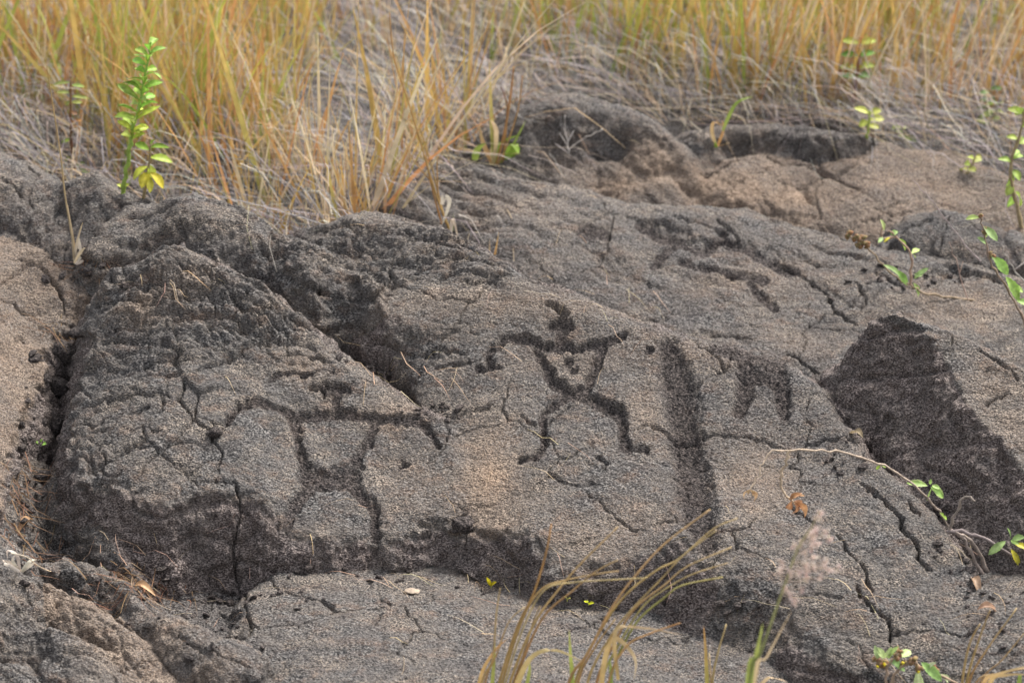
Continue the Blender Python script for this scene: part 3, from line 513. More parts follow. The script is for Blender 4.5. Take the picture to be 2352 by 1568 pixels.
def patch(name, fmask, material, parent):
    F = FACES[fmask]
    if not len(F): return None
    used, inv = np.unique(F, return_inverse=True); F = inv.reshape(-1, 4)
    me = bpy.data.meshes.new(name); me.vertices.add(len(used)); me.vertices.foreach_set('co', VERT[used].astype(np.float32).ravel())
    me.loops.add(F.size); me.loops.foreach_set('vertex_index', F.ravel().astype(np.int32))
    me.polygons.add(len(F)); me.polygons.foreach_set('loop_start', np.arange(0, F.size, 4, dtype=np.int32)); me.polygons.foreach_set('loop_total', np.full(len(F), 4, np.int32))
    me.update(calc_edges=True); me.polygons.foreach_set('use_smooth', np.ones(len(F), bool))
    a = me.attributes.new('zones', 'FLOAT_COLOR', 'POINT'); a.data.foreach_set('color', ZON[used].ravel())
    me.materials.append(material); o = bpy.data.objects.new(name, me); COL.objects.link(o); o.parent = parent; return o
lava = empty('lava_ground'); tag(lava, 'weathered grey brown lava bedrock with carved figures', 'lava rock', kind='structure')
SLAB_LABEL = {'A': 'pointed mound carved with a stick figure', 'B': 'long rounded slab carved with a figure and a broad groove', 'C': 'flat far slab with a worn carving', 'D': 'sandy tan slab at the grass edge', 'R': 'tilted block with a dark broken face', 'H': 'tan slab at the left edge', 'F': 'grey foreground slab', 'M': 'hollow-fronted hump at the grass edge'}
PET = {0: ('petroglyph', 'carved figure with raised arms and triangular torso'), 1: ('petroglyph', 'carved figure with bent arms and feet'), 2: ('petroglyph', 'broad upright carved groove'), 3: ('petroglyph', 'forked carved mark beside the broad groove'), 4: ('petroglyph', 'worn figure of shallow dark strokes'), 5: ('carved_pit', None), 6: ('carved_pit', None), 7: ('carved_arc', None)}
outer = [i for i, n in enumerate(names) if n.startswith('X')]
PARTS = {}
for li, nm in enumerate(names):
    if nm.startswith('X'): continue
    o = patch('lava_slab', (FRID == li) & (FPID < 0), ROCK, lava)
    PARTS[nm] = o
    if o and nm in SLAB_LABEL: o['label'] = SLAB_LABEL[nm]
patch('lava_slab', np.isin(FRID, outer) & (FPID < 0), ROCK, lava)
patch('lava_floor', (FRID == -1) & (FPID < 0), ROCK, lava)
for pid, (pn, lb) in PET.items():
    own = {0: 'A', 5: 'A', 7: 'A', 4: 'C'}.get(pid, 'B')
    o = patch(pn, FPID == pid, ROCK, PARTS[own])
    if o and lb: o['label'] = lb
# ------------------------------------------------------------------ plant materials
def plant_material(name, rough=.6, trans=.25, var=.25, scale=60):
    m, t = mat(name); b = NB(t); at_ = b.n('ShaderNodeAttribute', attribute_name='col')
    tex = b.n('ShaderNodeTexCoord').outputs['Object']
    n = b.ramp(b.noise(tex, scale, 3, .6), [(.3, (1 - var,) * 3), (.7, (1 + var,) * 3)])
    c = b.mix(1.0, at_.outputs['Color'], n, 'MULTIPLY')
    bs = b.n('ShaderNodeBsdfPrincipled'); b.link(c, bs.inputs['Base Color']); bs.inputs['Roughness'].default_value = rough; bs.inputs['Specular IOR Level'].default_value = .3
    tr = b.n('ShaderNodeBsdfTranslucent'); b.link(c, tr.inputs[0]); mx = b.n('ShaderNodeMixShader'); mx.inputs[0].default_value = trans
    b.link(bs.outputs[0], mx.inputs[1]); b.link(tr.outputs[0], mx.inputs[2])
    o = b.n('ShaderNodeOutputMaterial'); b.link(mx.outputs[0], o.inputs[0]); return m
M_GRASS = plant_material('dry_grass_blade', .65, .3, .25, 40); M_LEAF = plant_material('leaf_tissue', .5, .3, .38, 110); M_STEM = plant_material('plant_stem', .8, 0, .35, 120); M_FLUFF = plant_material('seed_fluff', .9, .45, .15, 200)
def stone_material(name, ca, cb, scale=150):
    m, t = mat(name); b = NB(t); tex = b.n('ShaderNodeTexCoord').outputs['Object']; n = b.noise(tex, scale, 4, .65)
    bs = b.n('ShaderNodeBsdfPrincipled'); b.link(b.ramp(n, [(.35, ca), (.65, cb)]), bs.inputs['Base Color']); bs.inputs['Roughness'].default_value = .85
    bp = b.n('ShaderNodeBump'); bp.inputs['Strength'].default_value = .6; bp.inputs['Distance'].default_value = .003; b.link(n, bp.inputs['Height']); b.link(bp.outputs[0], bs.inputs['Normal'])
    o = b.n('ShaderNodeOutputMaterial'); b.link(bs.outputs[0], o.inputs[0]); return m
C_GOLD, C_ORANGE, C_GREENY, C_STRAW, C_GREY, C_PALE = (.54, .37, .12), (.48, .26, .11), (.26, .33, .075), (.55, .43, .29), (.30, .26, .235), (.62, .55, .46)
C_LEAF, C_LIME, C_YEL, C_SAGE, C_BROWN, C_RED = (.13, .27, .035), (.22, .34, .045), (.48, .42, .04), (.24, .34, .12), (.24, .145, .08), (.17, .05, .025)

class MB:
    def __init__(s): s.v = []; s.f = []; s.c = []
    def tube(s, path, rad, col, sides=5, col2=None):
        path = [Vector(p) for p in path]; n = len(path); base = len(s.v)
        for i, p in enumerate(path):
            d = (path[min(i + 1, n - 1)] - path[max(i - 1, 0)]).normalized(); a = d.orthogonal().normalized() if i == 0 else (a - d * a.dot(d)).normalized(); b = d.cross(a)
            r = rad if isinstance(rad, (int, float)) else rad[i]; t = i / max(n - 1, 1)
            cc = col if col2 is None else tuple(col[k] * (1 - t) + col2[k] * t for k in range(3))
            for k in range(sides):
                an = 6.28318 * k / sides; s.v.append(p + (a * math.cos(an) + b * math.sin(an)) * r); s.c.append(cc)
        for i in range(n - 1):
            for k in range(sides): k2 = (k + 1) % sides; s.f.append((base + i * sides + k, base + i * sides + k2, base + (i + 1) * sides + k2, base + (i + 1) * sides + k))
        s.f.append(tuple(range(base + (n - 1) * sides, base + n * sides)))
    def blade(s, path, width, col, col2=None, side=None, fold=.25):
        """grass blade: a ribbon folded along its midrib, tapering to the tip"""
        path = [Vector(p) for p in path]; n = len(path); base = len(s.v)
        side = Vector(side) if side else Vector((1, 0, 0))
        for i, p in enumerate(path):
            d = (path[min(i + 1, n - 1)] - path[max(i - 1, 0)]).normalized(); q = (side - d * side.dot(d)).normalized(); nn = q.cross(d)
            t = i / (n - 1); w_ = width * (1 - t ** 2.2) * (.75 + .5 * min(t * 4, 1)) * .5 + 1e-4
            cc = col if col2 is None else tuple(col[k] * (1 - t) + col2[k] * t for k in range(3))
            s.v += [p - q * w_, p + nn * w_ * fold, p + q * w_]; s.c += [cc] * 3
        for i in range(n - 1):
            for k in (0, 1): s.f.append((base + i * 3 + k, base + i * 3 + k + 1, base + i * 3 + 4 + k, base + i * 3 + 3 + k))
    def leaf(s, b, t, width, nrm, col, col2=None, curl=.12, fold=.18, serr=0, n=8, peak=.45, edge=None):
        b = Vector(b); t = Vector(t); d = t - b; L = d.length; d.normalize(); nrm = Vector(nrm); q = d.cross(nrm); q = q.normalized() if q.length > 1e-4 else d.orthogonal(); nn = q.cross(d).normalized(); base = len(s.v)
        for i in range(n + 1):
            x = i / n; prof = (x / peak) ** .65 if x < peak else (max(0, 1 - ((x - peak) / (1 - peak)) ** 2)) ** .75
            w_ = width * .5 * prof + .0002
            if serr and 0 < i < n and i % 2: w_ *= 1 - serr
            c = b + d * L * x - nn * curl * L * (x * x) + nn * curl * L * .3 * math.sin(x * 3.14)
            cc = col if col2 is None else tuple(col[k] * (1 - x) + col2[k] * x for k in range(3)); ce = edge or tuple(k * .92 for k in cc)
            s.v += [c - q * w_ + nn * w_ * fold * 2, c - q * w_ * .5 + nn * w_ * fold * .8, c, c + q * w_ * .5 + nn * w_ * fold * .8, c + q * w_ + nn * w_ * fold * 2]
            s.c += [ce, cc, tuple(min(1, k * 1.25 + .02) for k in cc), cc, ce]
        for i in range(n):
            for k in range(4): s.f.append((base + i * 5 + k, base + i * 5 + k + 1, base + i * 5 + 6 + k, base + i * 5 + 5 + k))
    def blob(s, c, r, col, seed=0, sub=2, rough=.25, scl=(1, 1, 1)):
        import bmesh
        bm = bmesh.new(); bmesh.ops.create_icosphere(bm, subdivisions=sub, radius=1); rg = random.Random(seed); base = len(s.v)
        for v in bm.verts:
            k = 1 + rough * (rg.random() - .5) * 2 * (.6 if sub > 2 else 1); s.v.append(Vector(c) + Vector((v.co.x * scl[0], v.co.y * scl[1], v.co.z * scl[2])) * r * k); s.c.append(tuple(x * rg.uniform(.75, 1.2) for x in col))
        for f in bm.faces: s.f.append(tuple(base + v.index for v in f.verts))
        bm.free()
    def build(s, name, material, parent=None, smooth=True):
        off = parent.matrix_world.translation if False else (Vector(parent['o_']) if parent is not None and 'o_' in parent else Vector((0, 0, 0)))
        me = bpy.data.meshes.new(name); me.from_pydata([tuple(p - off) for p in s.v], [], s.f); me.polygons.foreach_set('use_smooth', [smooth] * len(me.polygons))
        a = me.attributes.new('col', 'FLOAT_COLOR', 'POINT'); a.data.foreach_set('color', np.array([(*c, 1) for c in s.c], np.float32).ravel())
        me.materials.append(material); o = bpy.data.objects.new(name, me); COL.objects.link(o); o.parent = parent
        return o
OFFS = {}
def root(name, base, label, cat, group=None):
    o = empty(name, base); o['o_'] = list(base); OFFS[o.name] = o; tag(o, label, cat, group); return o
def ground(u, v): x, y, _ = hit(u, v); return Vector((x, y, float(zat(x, y))))
def on(u, v, y):                      # the point seen at (u, v) on the upright plane at distance y
    dx, dy, dz = ray(u, v); t = y / dy; return Vector((float(dx * t), y, float(CAM_H + dz * t)))
def smooth(pts, k=4): return [Vector(p) for p in subdiv(np.array([tuple(p) for p in pts]), k)]
def jit(c, a=.12):
    k = 1 + random.uniform(-a, a); return tuple(max(0, x * k * (1 + random.uniform(-a, a) * .4)) for x in c)
def pxm(y, z=.3): return math.hypot(y, CAM_H - z) / FPX     # metres per layout unit at distance y

# ------------------------------------------------------------------ meadow: golden grass and grey thatch behind the rock
edge_u = [-400, 0, 150, 290, 420, 620, 760, 880, 930, 1000, 1180, 1300, 1520, 1560, 1750, 2000, 2100, 2240, 2352, 2700]
edge_v = [330, 345, 395, 440, 452, 500, 492, 478, 420, 368, 300, 225, 260, 290, 268, 290, 330, 350, 395, 420]
tall_v = [250, 262, 290, 375, 420, 440, 440, 430, 385, 335, 290, 215, 215, 230, 250, 240, 250, 240, 250, 270]
def edge_line(vv):
    P = np.array([at(u, v, .34 if u < 900 else .31) for u, v in zip(edge_u, vv)]); o = np.argsort(P[:, 0]); return P[o]
E1 = edge_line(edge_v); E2 = edge_line(tall_v)
def strands(n_tot, E, builder, far=7.0, near_bias=1.6):
    out = 0; V_, F_, C_ = [], [], []
    while out < n_tot:
        u = random.random() ** near_bias; x0 = random.uniform(-1, 1)
        ye = 4.1 + u * (far - 4.1); x = x0 * (hw(ye) * 1.5 + .2); ym = float(np.interp(x, E[:, 0], E[:, 1])); y = ym + (far - ym) * u
        out += builder(x, y, V_, F_, C_)
    return V_, F_, C_
def ribbon_pts(V_, F_, C_, path, w0, side, col, col2):
    n = len(path); b = len(V_)
    for i, p in enumerate(path):
        t = i / (n - 1); k = w0 * (1 - .85 * t ** 1.8); V_.append((p[0] - side[0] * k, p[1] - side[1] * k, p[2])); V_.append((p[0] + side[0] * k, p[1] + side[1] * k, p[2] + .2 * k))
        c = tuple(col[q] * (1 - t) + col2[q] * t for q in range(3)); C_ += [c, c]
    for i in range(n - 1): F_.append((b + 2 * i, b + 2 * i + 1, b + 2 * i + 3, b + 2 * i + 2))
def raw_mesh(name, V_, F_, C_, material, label, cat):
    me = bpy.data.meshes.new(name); me.from_pydata(V_, [], F_); a = me.attributes.new('col', 'FLOAT_COLOR', 'POINT'); a.data.foreach_set('color', np.array([(*c, 1) for c in C_], np.float32).ravel())
    me.polygons.foreach_set('use_smooth', [True] * len(F_)); me.materials.append(material); o = bpy.data.objects.new(name, me); COL.objects.link(o); tag(o, label, cat, kind='stuff'); return o
def tuft_builder(x, y, V_, F_, C_):
    n = random.randint(3, 22); dens = perlin(np.array([x * 2.2 + 3]), np.array([y * 2.2]), 301)[0]
    if dens < random.uniform(-.3, .3): return 0
    hue = perlin(np.array([x * 1.3]), np.array([y * 1.6 + 9]), 311)[0]; z = float(zat(x, y)) - .01; lean = (random.uniform(-.25, .25) + .06, random.uniform(-.2, .2)); hh = random.uniform(.20, .46) * (1 + .25 * dens)
    for _ in range(n):
        bx, by = x + random.gauss(0, .022), y + random.gauss(0, .022); h = hh * random.uniform(.45, 1.1); lx = lean[0] + random.gauss(0, .20); ly = lean[1] + random.gauss(0, .2); droop = random.uniform(0, .35) ** 1.6
        k = 6; path = []
        for i in range(k):
            t = i / (k - 1); path.append((bx + lx * h * t + lx * droop * h * t ** 3 * 2, by + ly * h * t, z + h * t - droop * h * t ** 3))
        r = random.random() + hue * .5
        if r < .20: c = C_GREENY; c2 = (.42, .42, .08)
        elif r < .38: c = (.28, .28, .08); c2 = C_GOLD
        elif r < .62: c = C_GOLD; c2 = (.52, .35, .11)
        elif r < .84: c = C_ORANGE; c2 = (.50, .28, .10)
        else: c = C_STRAW; c2 = (.56, .45, .29)
        a = random.uniform(0, 3.14); ribbon_pts(V_, F_, C_, path, random.uniform(.0014, .0034) * random.choice([1, 1, 1, 1, 1.7]), (math.cos(a) * .9 + .35, math.sin(a) * .6), jit(c, .25), jit(c2, .2))
    return n
def thatch_builder(x, y, V_, F_, C_):
    n = random.randint(3, 9); z = float(zat(x, y)); a0 = random.uniform(0, 6.28)
    if perlin(np.array([x * 3.1]), np.array([y * 3.1 + 5]), 321)[0] < random.uniform(-.9, -.2): return 0
    for _ in range(n):
        a = a0 + random.gauss(0, .9); L = random.uniform(.10, .42); rise = random.choice([.02, .04, .06, .1, .15]) * random.uniform(.5, 1.2); bx, by = x + random.gauss(0, .03), y + random.gauss(0, .03); cv = random.gauss(0, 1.3); kink = random.gauss(0, 1.1) if random.random() < .4 else 0; path = []; px, py = bx, by
        for i in range(6):
            t = i / 5; path.append((px, py, z + .004 + rise * math.sin(min(1, t * random.uniform(.8, 1.1)) * 3.0) + .012 * random.random())); b2 = a + cv * t + (kink if i > 2 else 0); px += math.cos(b2) * L / 5; py += math.sin(b2) * L / 5 * .8
        c = jit(random.choice([(.21, .185, .18), (.25, .225, .225), (.32, .29, .285), (.10, .09, .09), (.20, .175, .16), (.40, .32, .21), (.34, .235, .13), (.44, .38, .31)]), .2)
        ribbon_pts(V_, F_, C_, path, random.uniform(.0010, .0024), (.5, .6), c, jit(c, .2))
    return n
raw_mesh('golden_grass', *strands(11500, E2, tuft_builder, 7.0, 1.3), M_GRASS, 'golden and green dry grass standing behind the lava rock', 'grass')
raw_mesh('grey_thatch', *strands(14500, E1, thatch_builder, 6.6, 1.5), M_GRASS, 'grey dead grass matted over the ground behind the rock', 'dead grass')
# ------------------------------------------------------------------ land beyond the flow, out to the horizon
def land():
    ys = np.concatenate([[-30, -8, -2, 0, 1.2], np.linspace(2, 8, 13), [10, 14, 20, 30, 50, 90, 160, 300]]); xs = np.array([-300, -120, -50, -20, -10, -6, -4, -3, -2.4, -1.8, -1.2, -.6, 0, .6, 1.2, 1.8, 2.4, 3, 4, 6, 10, 20, 50, 120, 300.])
    X, Y = np.meshgrid(xs, ys); Zl = base_floor(X, np.clip(Y, 0, 7.2)) - .07 + .03 * (np.clip(Y, 7.2, 90) - 7.2)
    Zl = Zl - .06 * ((Y > 2.2) & (Y < 7.2) & (np.abs(X) < 2.2 * hw(Y)))
    n, m_ = X.shape; i = np.arange(n * m_).reshape(n, m_); F = np.stack([i[:-1, :-1], i[:-1, 1:], i[1:, 1:], i[1:, :-1]], -1).reshape(-1, 4)
    me = bpy.data.meshes.new('ground'); me.from_pydata(np.stack([X, Y, Zl], -1).reshape(-1, 3).tolist(), [], F.tolist()); me.polygons.foreach_set('use_smooth', [True] * len(F))
    m, t = mat('grassy_soil'); b = NB(t); tex = b.n('ShaderNodeTexCoord').outputs['Object']; c = b.mix(b.ramp(b.noise(tex, 2.5, 5, .65), [(.4, (0, 0, 0)), (.6, (1, 1, 1))]), (.16, .12, .08), (.30, .22, .10))
    bs = b.n('ShaderNodeBsdfPrincipled'); b.link(c, bs.inputs['Base Color']); bs.inputs['Roughness'].default_value = .95; bp = b.n('ShaderNodeBump'); bp.inputs['Distance'].default_value = .05; b.link(b.noise(tex, 30, 4, .7), bp.inputs['Height']); b.link(bp.outputs[0], bs.inputs['Normal'])
    o = b.n('ShaderNodeOutputMaterial'); b.link(bs.outputs[0], o.inputs[0]); me.materials.append(m); ob = bpy.data.objects.new('ground', me); COL.objects.link(ob); tag(ob, 'dry grassy land around the lava flow', kind='structure')
land()

# ------------------------------------------------------------------ helpers for leafy plants traced on an upright plane
def stemline(parent, pts, y, r0, r1, col, name='stem', dy=0, col2=None, k=3):
    P = [on(u, v, y + dy * i / max(1, len(pts) - 1)) for i, (u, v) in enumerate(pts)]; P = smooth(P, k + 1) if len(P) > 2 else P
    for p in P[1:-1]: p += Vector((random.gauss(0, .0011), random.gauss(0, .0015), random.gauss(0, .0011)))
    m = MB(); m.tube(P, [(r0 + (r1 - r0) * i / (len(P) - 1)) * (random.uniform(1.15, 1.4) if i % 4 == 2 else random.uniform(.85, 1.08)) for i in range(len(P))], col, 6, col2); return m.build(name, M_STEM, parent)
def leafpx(parent, y, b, t, wpx, col, name='leaf', nrm=None, dy0=0, dy1=0, col2=None, **kw):
    B = on(*b, y + dy0); T = on(*t, y + dy1); m = MB(); m.leaf(B, T, wpx * pxm(y), nrm or (random.uniform(-.4, .4), -.55, .8), col, col2, **kw); return m.build(name, M_LEAF, parent)
def base_on(u, v, y=None):
    g = ground(u, v) if y is None else Vector((on(u, v, y).x, y, 0))
    if y is not None: g.z = float(zat(g.x, y))
    return g

# tall bright green seedling ----------------------------------------------------------------------------------------
g = base_on(284, 444); t = root('green_seedling', g, 'tall bright green seedling with stacked narrow leaves at the grass edge', 'plant'); y = g.y
st = [(283,446),(288,405),(296,350),(303,310),(316,255),(330,190),(342,130),(344,112)]
stemline(t, st, y, .0042, .0016, (.20, .27, .05), col2=(.24, .38, .07))
rg = random.Random(3)
for i in range(38):
    f = i / 37; v = 325 - 212 * f + rg.uniform(-5, 5); u = np.interp(-v, [-446, -310, -255, -190, -112], [283, 303, 316, 330, 344]); an = i * 2.4 + rg.uniform(-.4, .4); s_ = math.cos(an)
    L = (36 + 26 * math.sin(.3 + f * 2.6)) * rg.uniform(.7, 1.15); rise = rg.uniform(.25, 1.0)
    leafpx(t, y, (u, v), (u + s_ * L * .85, v - L * rise * .62), 17 * rg.uniform(.8, 1.15), jit(rg.choice([C_LIME, (.17, .32, .04), (.27, .40, .06)]) if f > .3 else (.36, .44, .06), .2), nrm=(s_ * .3 + rg.uniform(-.4, .4), -.7 * math.sin(an) - .3, .8), dy1=math.sin(an) * L * .0007, curl=rg.uniform(.05, .35), fold=rg.uniform(.12, .4), n=7, peak=.58)
for (u, v, du, dv) in [(283,432,-14,-10),(284,430,12,-8),(285,418,10,-12)]: leafpx(t, y, (u, v), (u + du, v + dv), 10, jit((.36, .40, .06)), n=5)
# small plant with rounded leaves ------------------------------------------------------------------------------------
g = base_on(332, 452); t = root('round_leaf_seedling', g, 'small seedling with oval yellow and green leaves beside the tall green one', 'plant'); y = g.y
stemline(t, [(330,454),(338,410),(342,370),(347,330)], y, .003, .0016, (.26, .20, .10))
for b_, e_, w_, c_ in [((343,345),(309,326),18,C_LIME),((345,340),(381,332),14,C_LIME),((344,362),(398,367),22,(.30,.40,.05)),((342,378),(350,412),24,(.34,.42,.06)),((340,382),(303,408),22,(.42,.44,.05)),((340,395),(324,428),26,C_YEL),((341,405),(346,440),18,(.45,.42,.05)),((344,396),(380,430),24,C_YEL),((346,335),(352,320),8,C_LIME)]:
    leafpx(t, y, b_, e_, w_, jit(c_, .1), dy1=random.uniform(-.03, .02), curl=.2)
# red-stemmed seedling ------------------------------------------------------------------------------------------------
g = base_on(178, 405); t = root('red_stem_seedling', g, 'thin dark red seedling with sparse narrow leaves by the left grass', 'plant'); y = g.y
stemline(t, [(180,402),(165,360),(163,290),(163,235),(164,184)], y, .0032, .0018, (.10, .035, .03), col2=(.20, .10, .03))
for b_, e_ in [((163,190),(120,192)),((164,196),(195,198)),((163,214),(130,210)),((163,222),(205,224)),((163,232),(150,244)),((163,236),(190,234)),((163,258),(178,262)),((163,282),(188,274)),((163,292),(186,288)),((164,320),(140,326)),((165,362),(148,368)),((172,385),(192,372)),((176,392),(230,402)),((176,390),(205,395))]:
    leafpx(t, y, b_, e_, 11, jit((.22, .26, .06) if b_[1] < 240 else ((.24, .12, .04) if b_[1] < 300 else C_LIME), .2), n=5)
# blurred seedling at the right ---------------------------------------------------------------------------------------
g = base_on(1955, 268); t = root('paired_leaf_seedling', g, 'reddish stemmed seedling with paired leaves in the right hand grass', 'plant'); y = g.y
stemline(t, [(1953,270),(1962,220),(1970,160),(1976,85)], y, .004, .002, (.26, .10, .05))
for k, v in enumerate((92, 120, 148, 168)):
    for s_ in (-1, 1): leafpx(t, y, (1973 - k * 2, v + 8), (1973 - k * 2 + s_ * 40, v - 2 + 8 * random.random()), 20, jit(C_LEAF if k % 2 else (.30, .36, .06), .15), curl=.1)
g = base_on(1998, 322); t = root('yellow_leaf_seedling', g, 'short seedling with pale yellow leaves below the reddish seedling', 'plant'); y = g.y
stemline(t, [(1990,324),(1994,300),(1998,255)], y, .003, .002, (.30, .36, .08))
for b_, e_ in [((1998,262),(1964,246)),((1998,262),(2024,252)),((1997,275),(2032,272)),((1996,280),(1972,288)),((1995,290),(2020,292))]: leafpx(t, y, b_, e_, 20, jit((.42, .44, .09), .12))
# leafy stems at the right edge ----------------------------------------------------------------------------------------
g = base_on(2340, 520); t = root('leafy_shrub', g, 'woody green shrub with hanging oval leaves at the upper right edge', 'shrub'); y = g.y
stemline(t, [(2348,525),(2335,470),(2322,420),(2326,360),(2345,300),(2352,250)], y, .004, .002, (.26, .20, .11))
for b_, e_, w_ in [((2324,372),(2296,362),16),((2325,366),(2352,352),18),((2322,395),(2316,432),22),((2324,390),(2345,412),20),((2326,425),(2312,448),20),((2330,440),(2352,470),22),((2332,450),(2318,470),16),((2338,330),(2360,318),20),((2338,320),(2314,312),16),((2346,290),(2370,280),22),((2350,262),(2316,246),20),((2350,258),(2378,240),24),((2352,250),(2330,262),18),((2330,360),(2340,340),14)]:
    leafpx(t, y, b_, e_, w_, jit((.28, .38, .07), .2), dy1=random.uniform(-.03, .03), curl=.2)
def waltheria(name, label, base, y, stems, leaves, buds=(), petals=(), r=.0022, dead=()):
    t = root(name, base, label, 'plant')
    for pts in stems: stemline(t, pts, y, r, r * .6, jit((.30, .215, .15), .15))
    for b_, e_, w_, c_ in leaves: leafpx(t, y, b_, e_, w_, jit(c_, .08), serr=.13, n=12, curl=random.uniform(.05, .2), dy1=random.uniform(-.02, .02), edge=tuple(min(1, k * 1.25) for k in c_))
    for (u, v, rp) in buds:
        m = MB()
        for q in range(5): m.blob(on(u + random.uniform(-.6, .6) * rp, v + random.uniform(-.6, .6) * rp, y + random.uniform(-.004, .004)), rp * .6 * pxm(y), (.34, .22, .12), q, 1, .5)
        m.build('flower_head', M_FLUFF, t)
    for (u, v) in petals:
        m = MB(); m.blob(on(u, v, y - .006), 4.5 * pxm(y), (.75, .52, .03), 4, 1, .4); m.build('petal', M_LEAF, t)
    for b_, e_, w_ in dead: leafpx(t, y, b_, e_, w_, jit((.42, .25, .13), .15), curl=.45, fold=.5, n=8, name='dead_leaf')
    return t
g = base_on(2128, 690); waltheria('creeping_plant', 'creeping plant with brown flower heads arched over the far slab', g, g.y, [[(2352,705),(2250,692),(2180,682),(2120,672),(2090,655),(2050,630),(2010,590),(1985,560),(1950,540)],[(2090,655),(2094,610),(2092,580),(2060,545),(2040,530)],[(2060,545),(2030,548),(2026,520)]],
  [((2070,640),(2040,605),16,C_SAGE),((2085,655),(2062,622),20,(.22,.36,.08)),((2098,650),(2115,682),16,(.26,.38,.10)),((2100,640),(2130,615),14,C_SAGE),((2100,630),(2118,632),12,C_SAGE),((2094,582),(2112,570),14,(.34,.44,.12)),((2092,580),(2104,590),10,(.34,.44,.12)),((2065,548),(2085,575),15,(.26,.40,.07)),((2045,540),(2062,530),14,C_SAGE),((2028,545),(2018,556),10,C_SAGE),((2030,530),(2026,504),12,(.36,.44,.16)),((2045,545),(2030,555),8,C_YEL)],
  [(1950,540,10),(1966,545,9),(1978,548,11),(1974,562,10),(1988,563,10)])
g = base_on(2345, 745); waltheria('upright_plant', 'upright plant with toothed leaves rising at the right edge above the dark block', g, g.y - .02, [[(2355,750),(2330,690),(2300,640),(2275,600),(2265,560),(2258,520),(2250,492)],[(2355,750),(2346,720)]],
  [((2250,500),(2217,500),14,(.36,.46,.14)),((2260,520),(2292,552),20,C_SAGE),((2258,528),(2270,545),12,(.25,.36,.1)),((2266,560),(2246,545),14,C_SAGE),((2282,590),(2318,630),26,(.22,.36,.08)),((2290,610),(2280,590),12,C_SAGE),((2310,635),(2345,690),26,(.22,.36,.07)),((2325,660),(2352,668),18,(.30,.42,.1)),((2335,690),(2372,700),20,(.25,.38,.1))], [(2252,496,6),(2262,530,8),(2278,585,8)])
# bare grey twigs ---------------------------------------------------------------------------------------------------
def twig(label, lines, y, r=.0016, col=(.30, .26, .24), name='bare_twig', cat='twig'):
    b0 = on(*lines[0][0], y); b0.z = min(b0.z, float(zat(b0.x, y))); t = root(name, b0, label, cat)
    for k, pts in enumerate(lines): stemline(t, pts, y, r * (1 if k == 0 else .7), r * .45, jit(col, .1), 'stem' if k == 0 else 'branch', k=4)
    return t
g = base_on(2262, 610); twig('straight bare grey twig leaning across the dark rock near the right edge', [[(2262,612),(2215,560),(2170,500),(2130,450),(2098,415)],[(2170,500),(2180,495)],[(2130,450),(2126,438)]], g.y)
g = base_on(2225, 690); twig('thin reddish twig with a forked tip below the straight grey twig', [[(2225,692),(2200,610),(2180,555)],[(2205,625),(2212,600)]], g.y, .0011, (.32, .22, .18))
g = base_on(2350, 640); twig('pale forked twig beside the toothed leaves at the right edge', [[(2356,650),(2330,620),(2310,585),(2302,565)],[(2330,620),(2356,600)]], g.y - .03, .0014, (.38, .34, .31))
# long dry runner hanging over the carved slab -----------------------------------------------------------------------
g = base_on(2192, 1228); y = g.y - .015
t = root('dry_runner', Vector((g.x, y, g.z)), 'long bare runner arching over the slab with curled brown leaves at its tips', 'plant')
stemline(t, [(2192,1228),(2172,1195),(2150,1165),(2110,1125),(2060,1085),(2000,1058),(1950,1043),(1890,1033),(1820,1033),(1775,1037),(1752,1060),(1738,1100),(1718,1128)], y, .0019, .0010, (.22, .175, .15), col2=(.46, .36, .26), dy=-.10)
stemline(t, [(1815,1035),(1802,1065),(1793,1100),(1795,1122),(1806,1138),(1825,1158)], y - .085, .0022, .0014, (.40, .31, .22), 'branch')
for b_, e_, w_ in [((1722,1126),(1742,1150),12),((1720,1126),(1703,1142),5),((1724,1124),(1734,1140),9),((1712,1128),(1722,1134),10)]: leafpx(t, y - .10, b_, e_, w_, jit((.50, .34, .19), .1), 'dead_leaf', curl=.5, fold=.6)
for b_, e_, w_ in [((1815,1148),(1838,1130),13),((1812,1146),(1845,1132),9),((1822,1152),(1862,1186),18),((1818,1150),(1808,1172),16),((1826,1156),(1828,1182),12),((1824,1150),(1845,1165),14)]: leafpx(t, y - .09, b_, e_, w_, jit((.46, .26, .13), .15), 'dead_leaf', curl=.45, fold=.6)
for b_, e_, w_ in [((2130,1115),(2084,1106),20),((2138,1118),(2170,1142),22),((2140,1120),(2128,1150),4),((2136,1112),(2138,1100),8),((2140,1115),(2160,1120),12)]: leafpx(t, y - .02, b_, e_, w_, jit((.24, .38, .09), .1), serr=.14, n=12, edge=(.42, .5, .2))
for b_, e_, w_ in [((2022,1068),(2012,1078),7),((2024,1068),(2036,1072),7),((2164,1184),(2176,1192),9),((2168,1186),(2160,1176),8)]: leafpx(t, y - .03, b_, e_, w_, jit((.25, .36, .06), .1), n=5)
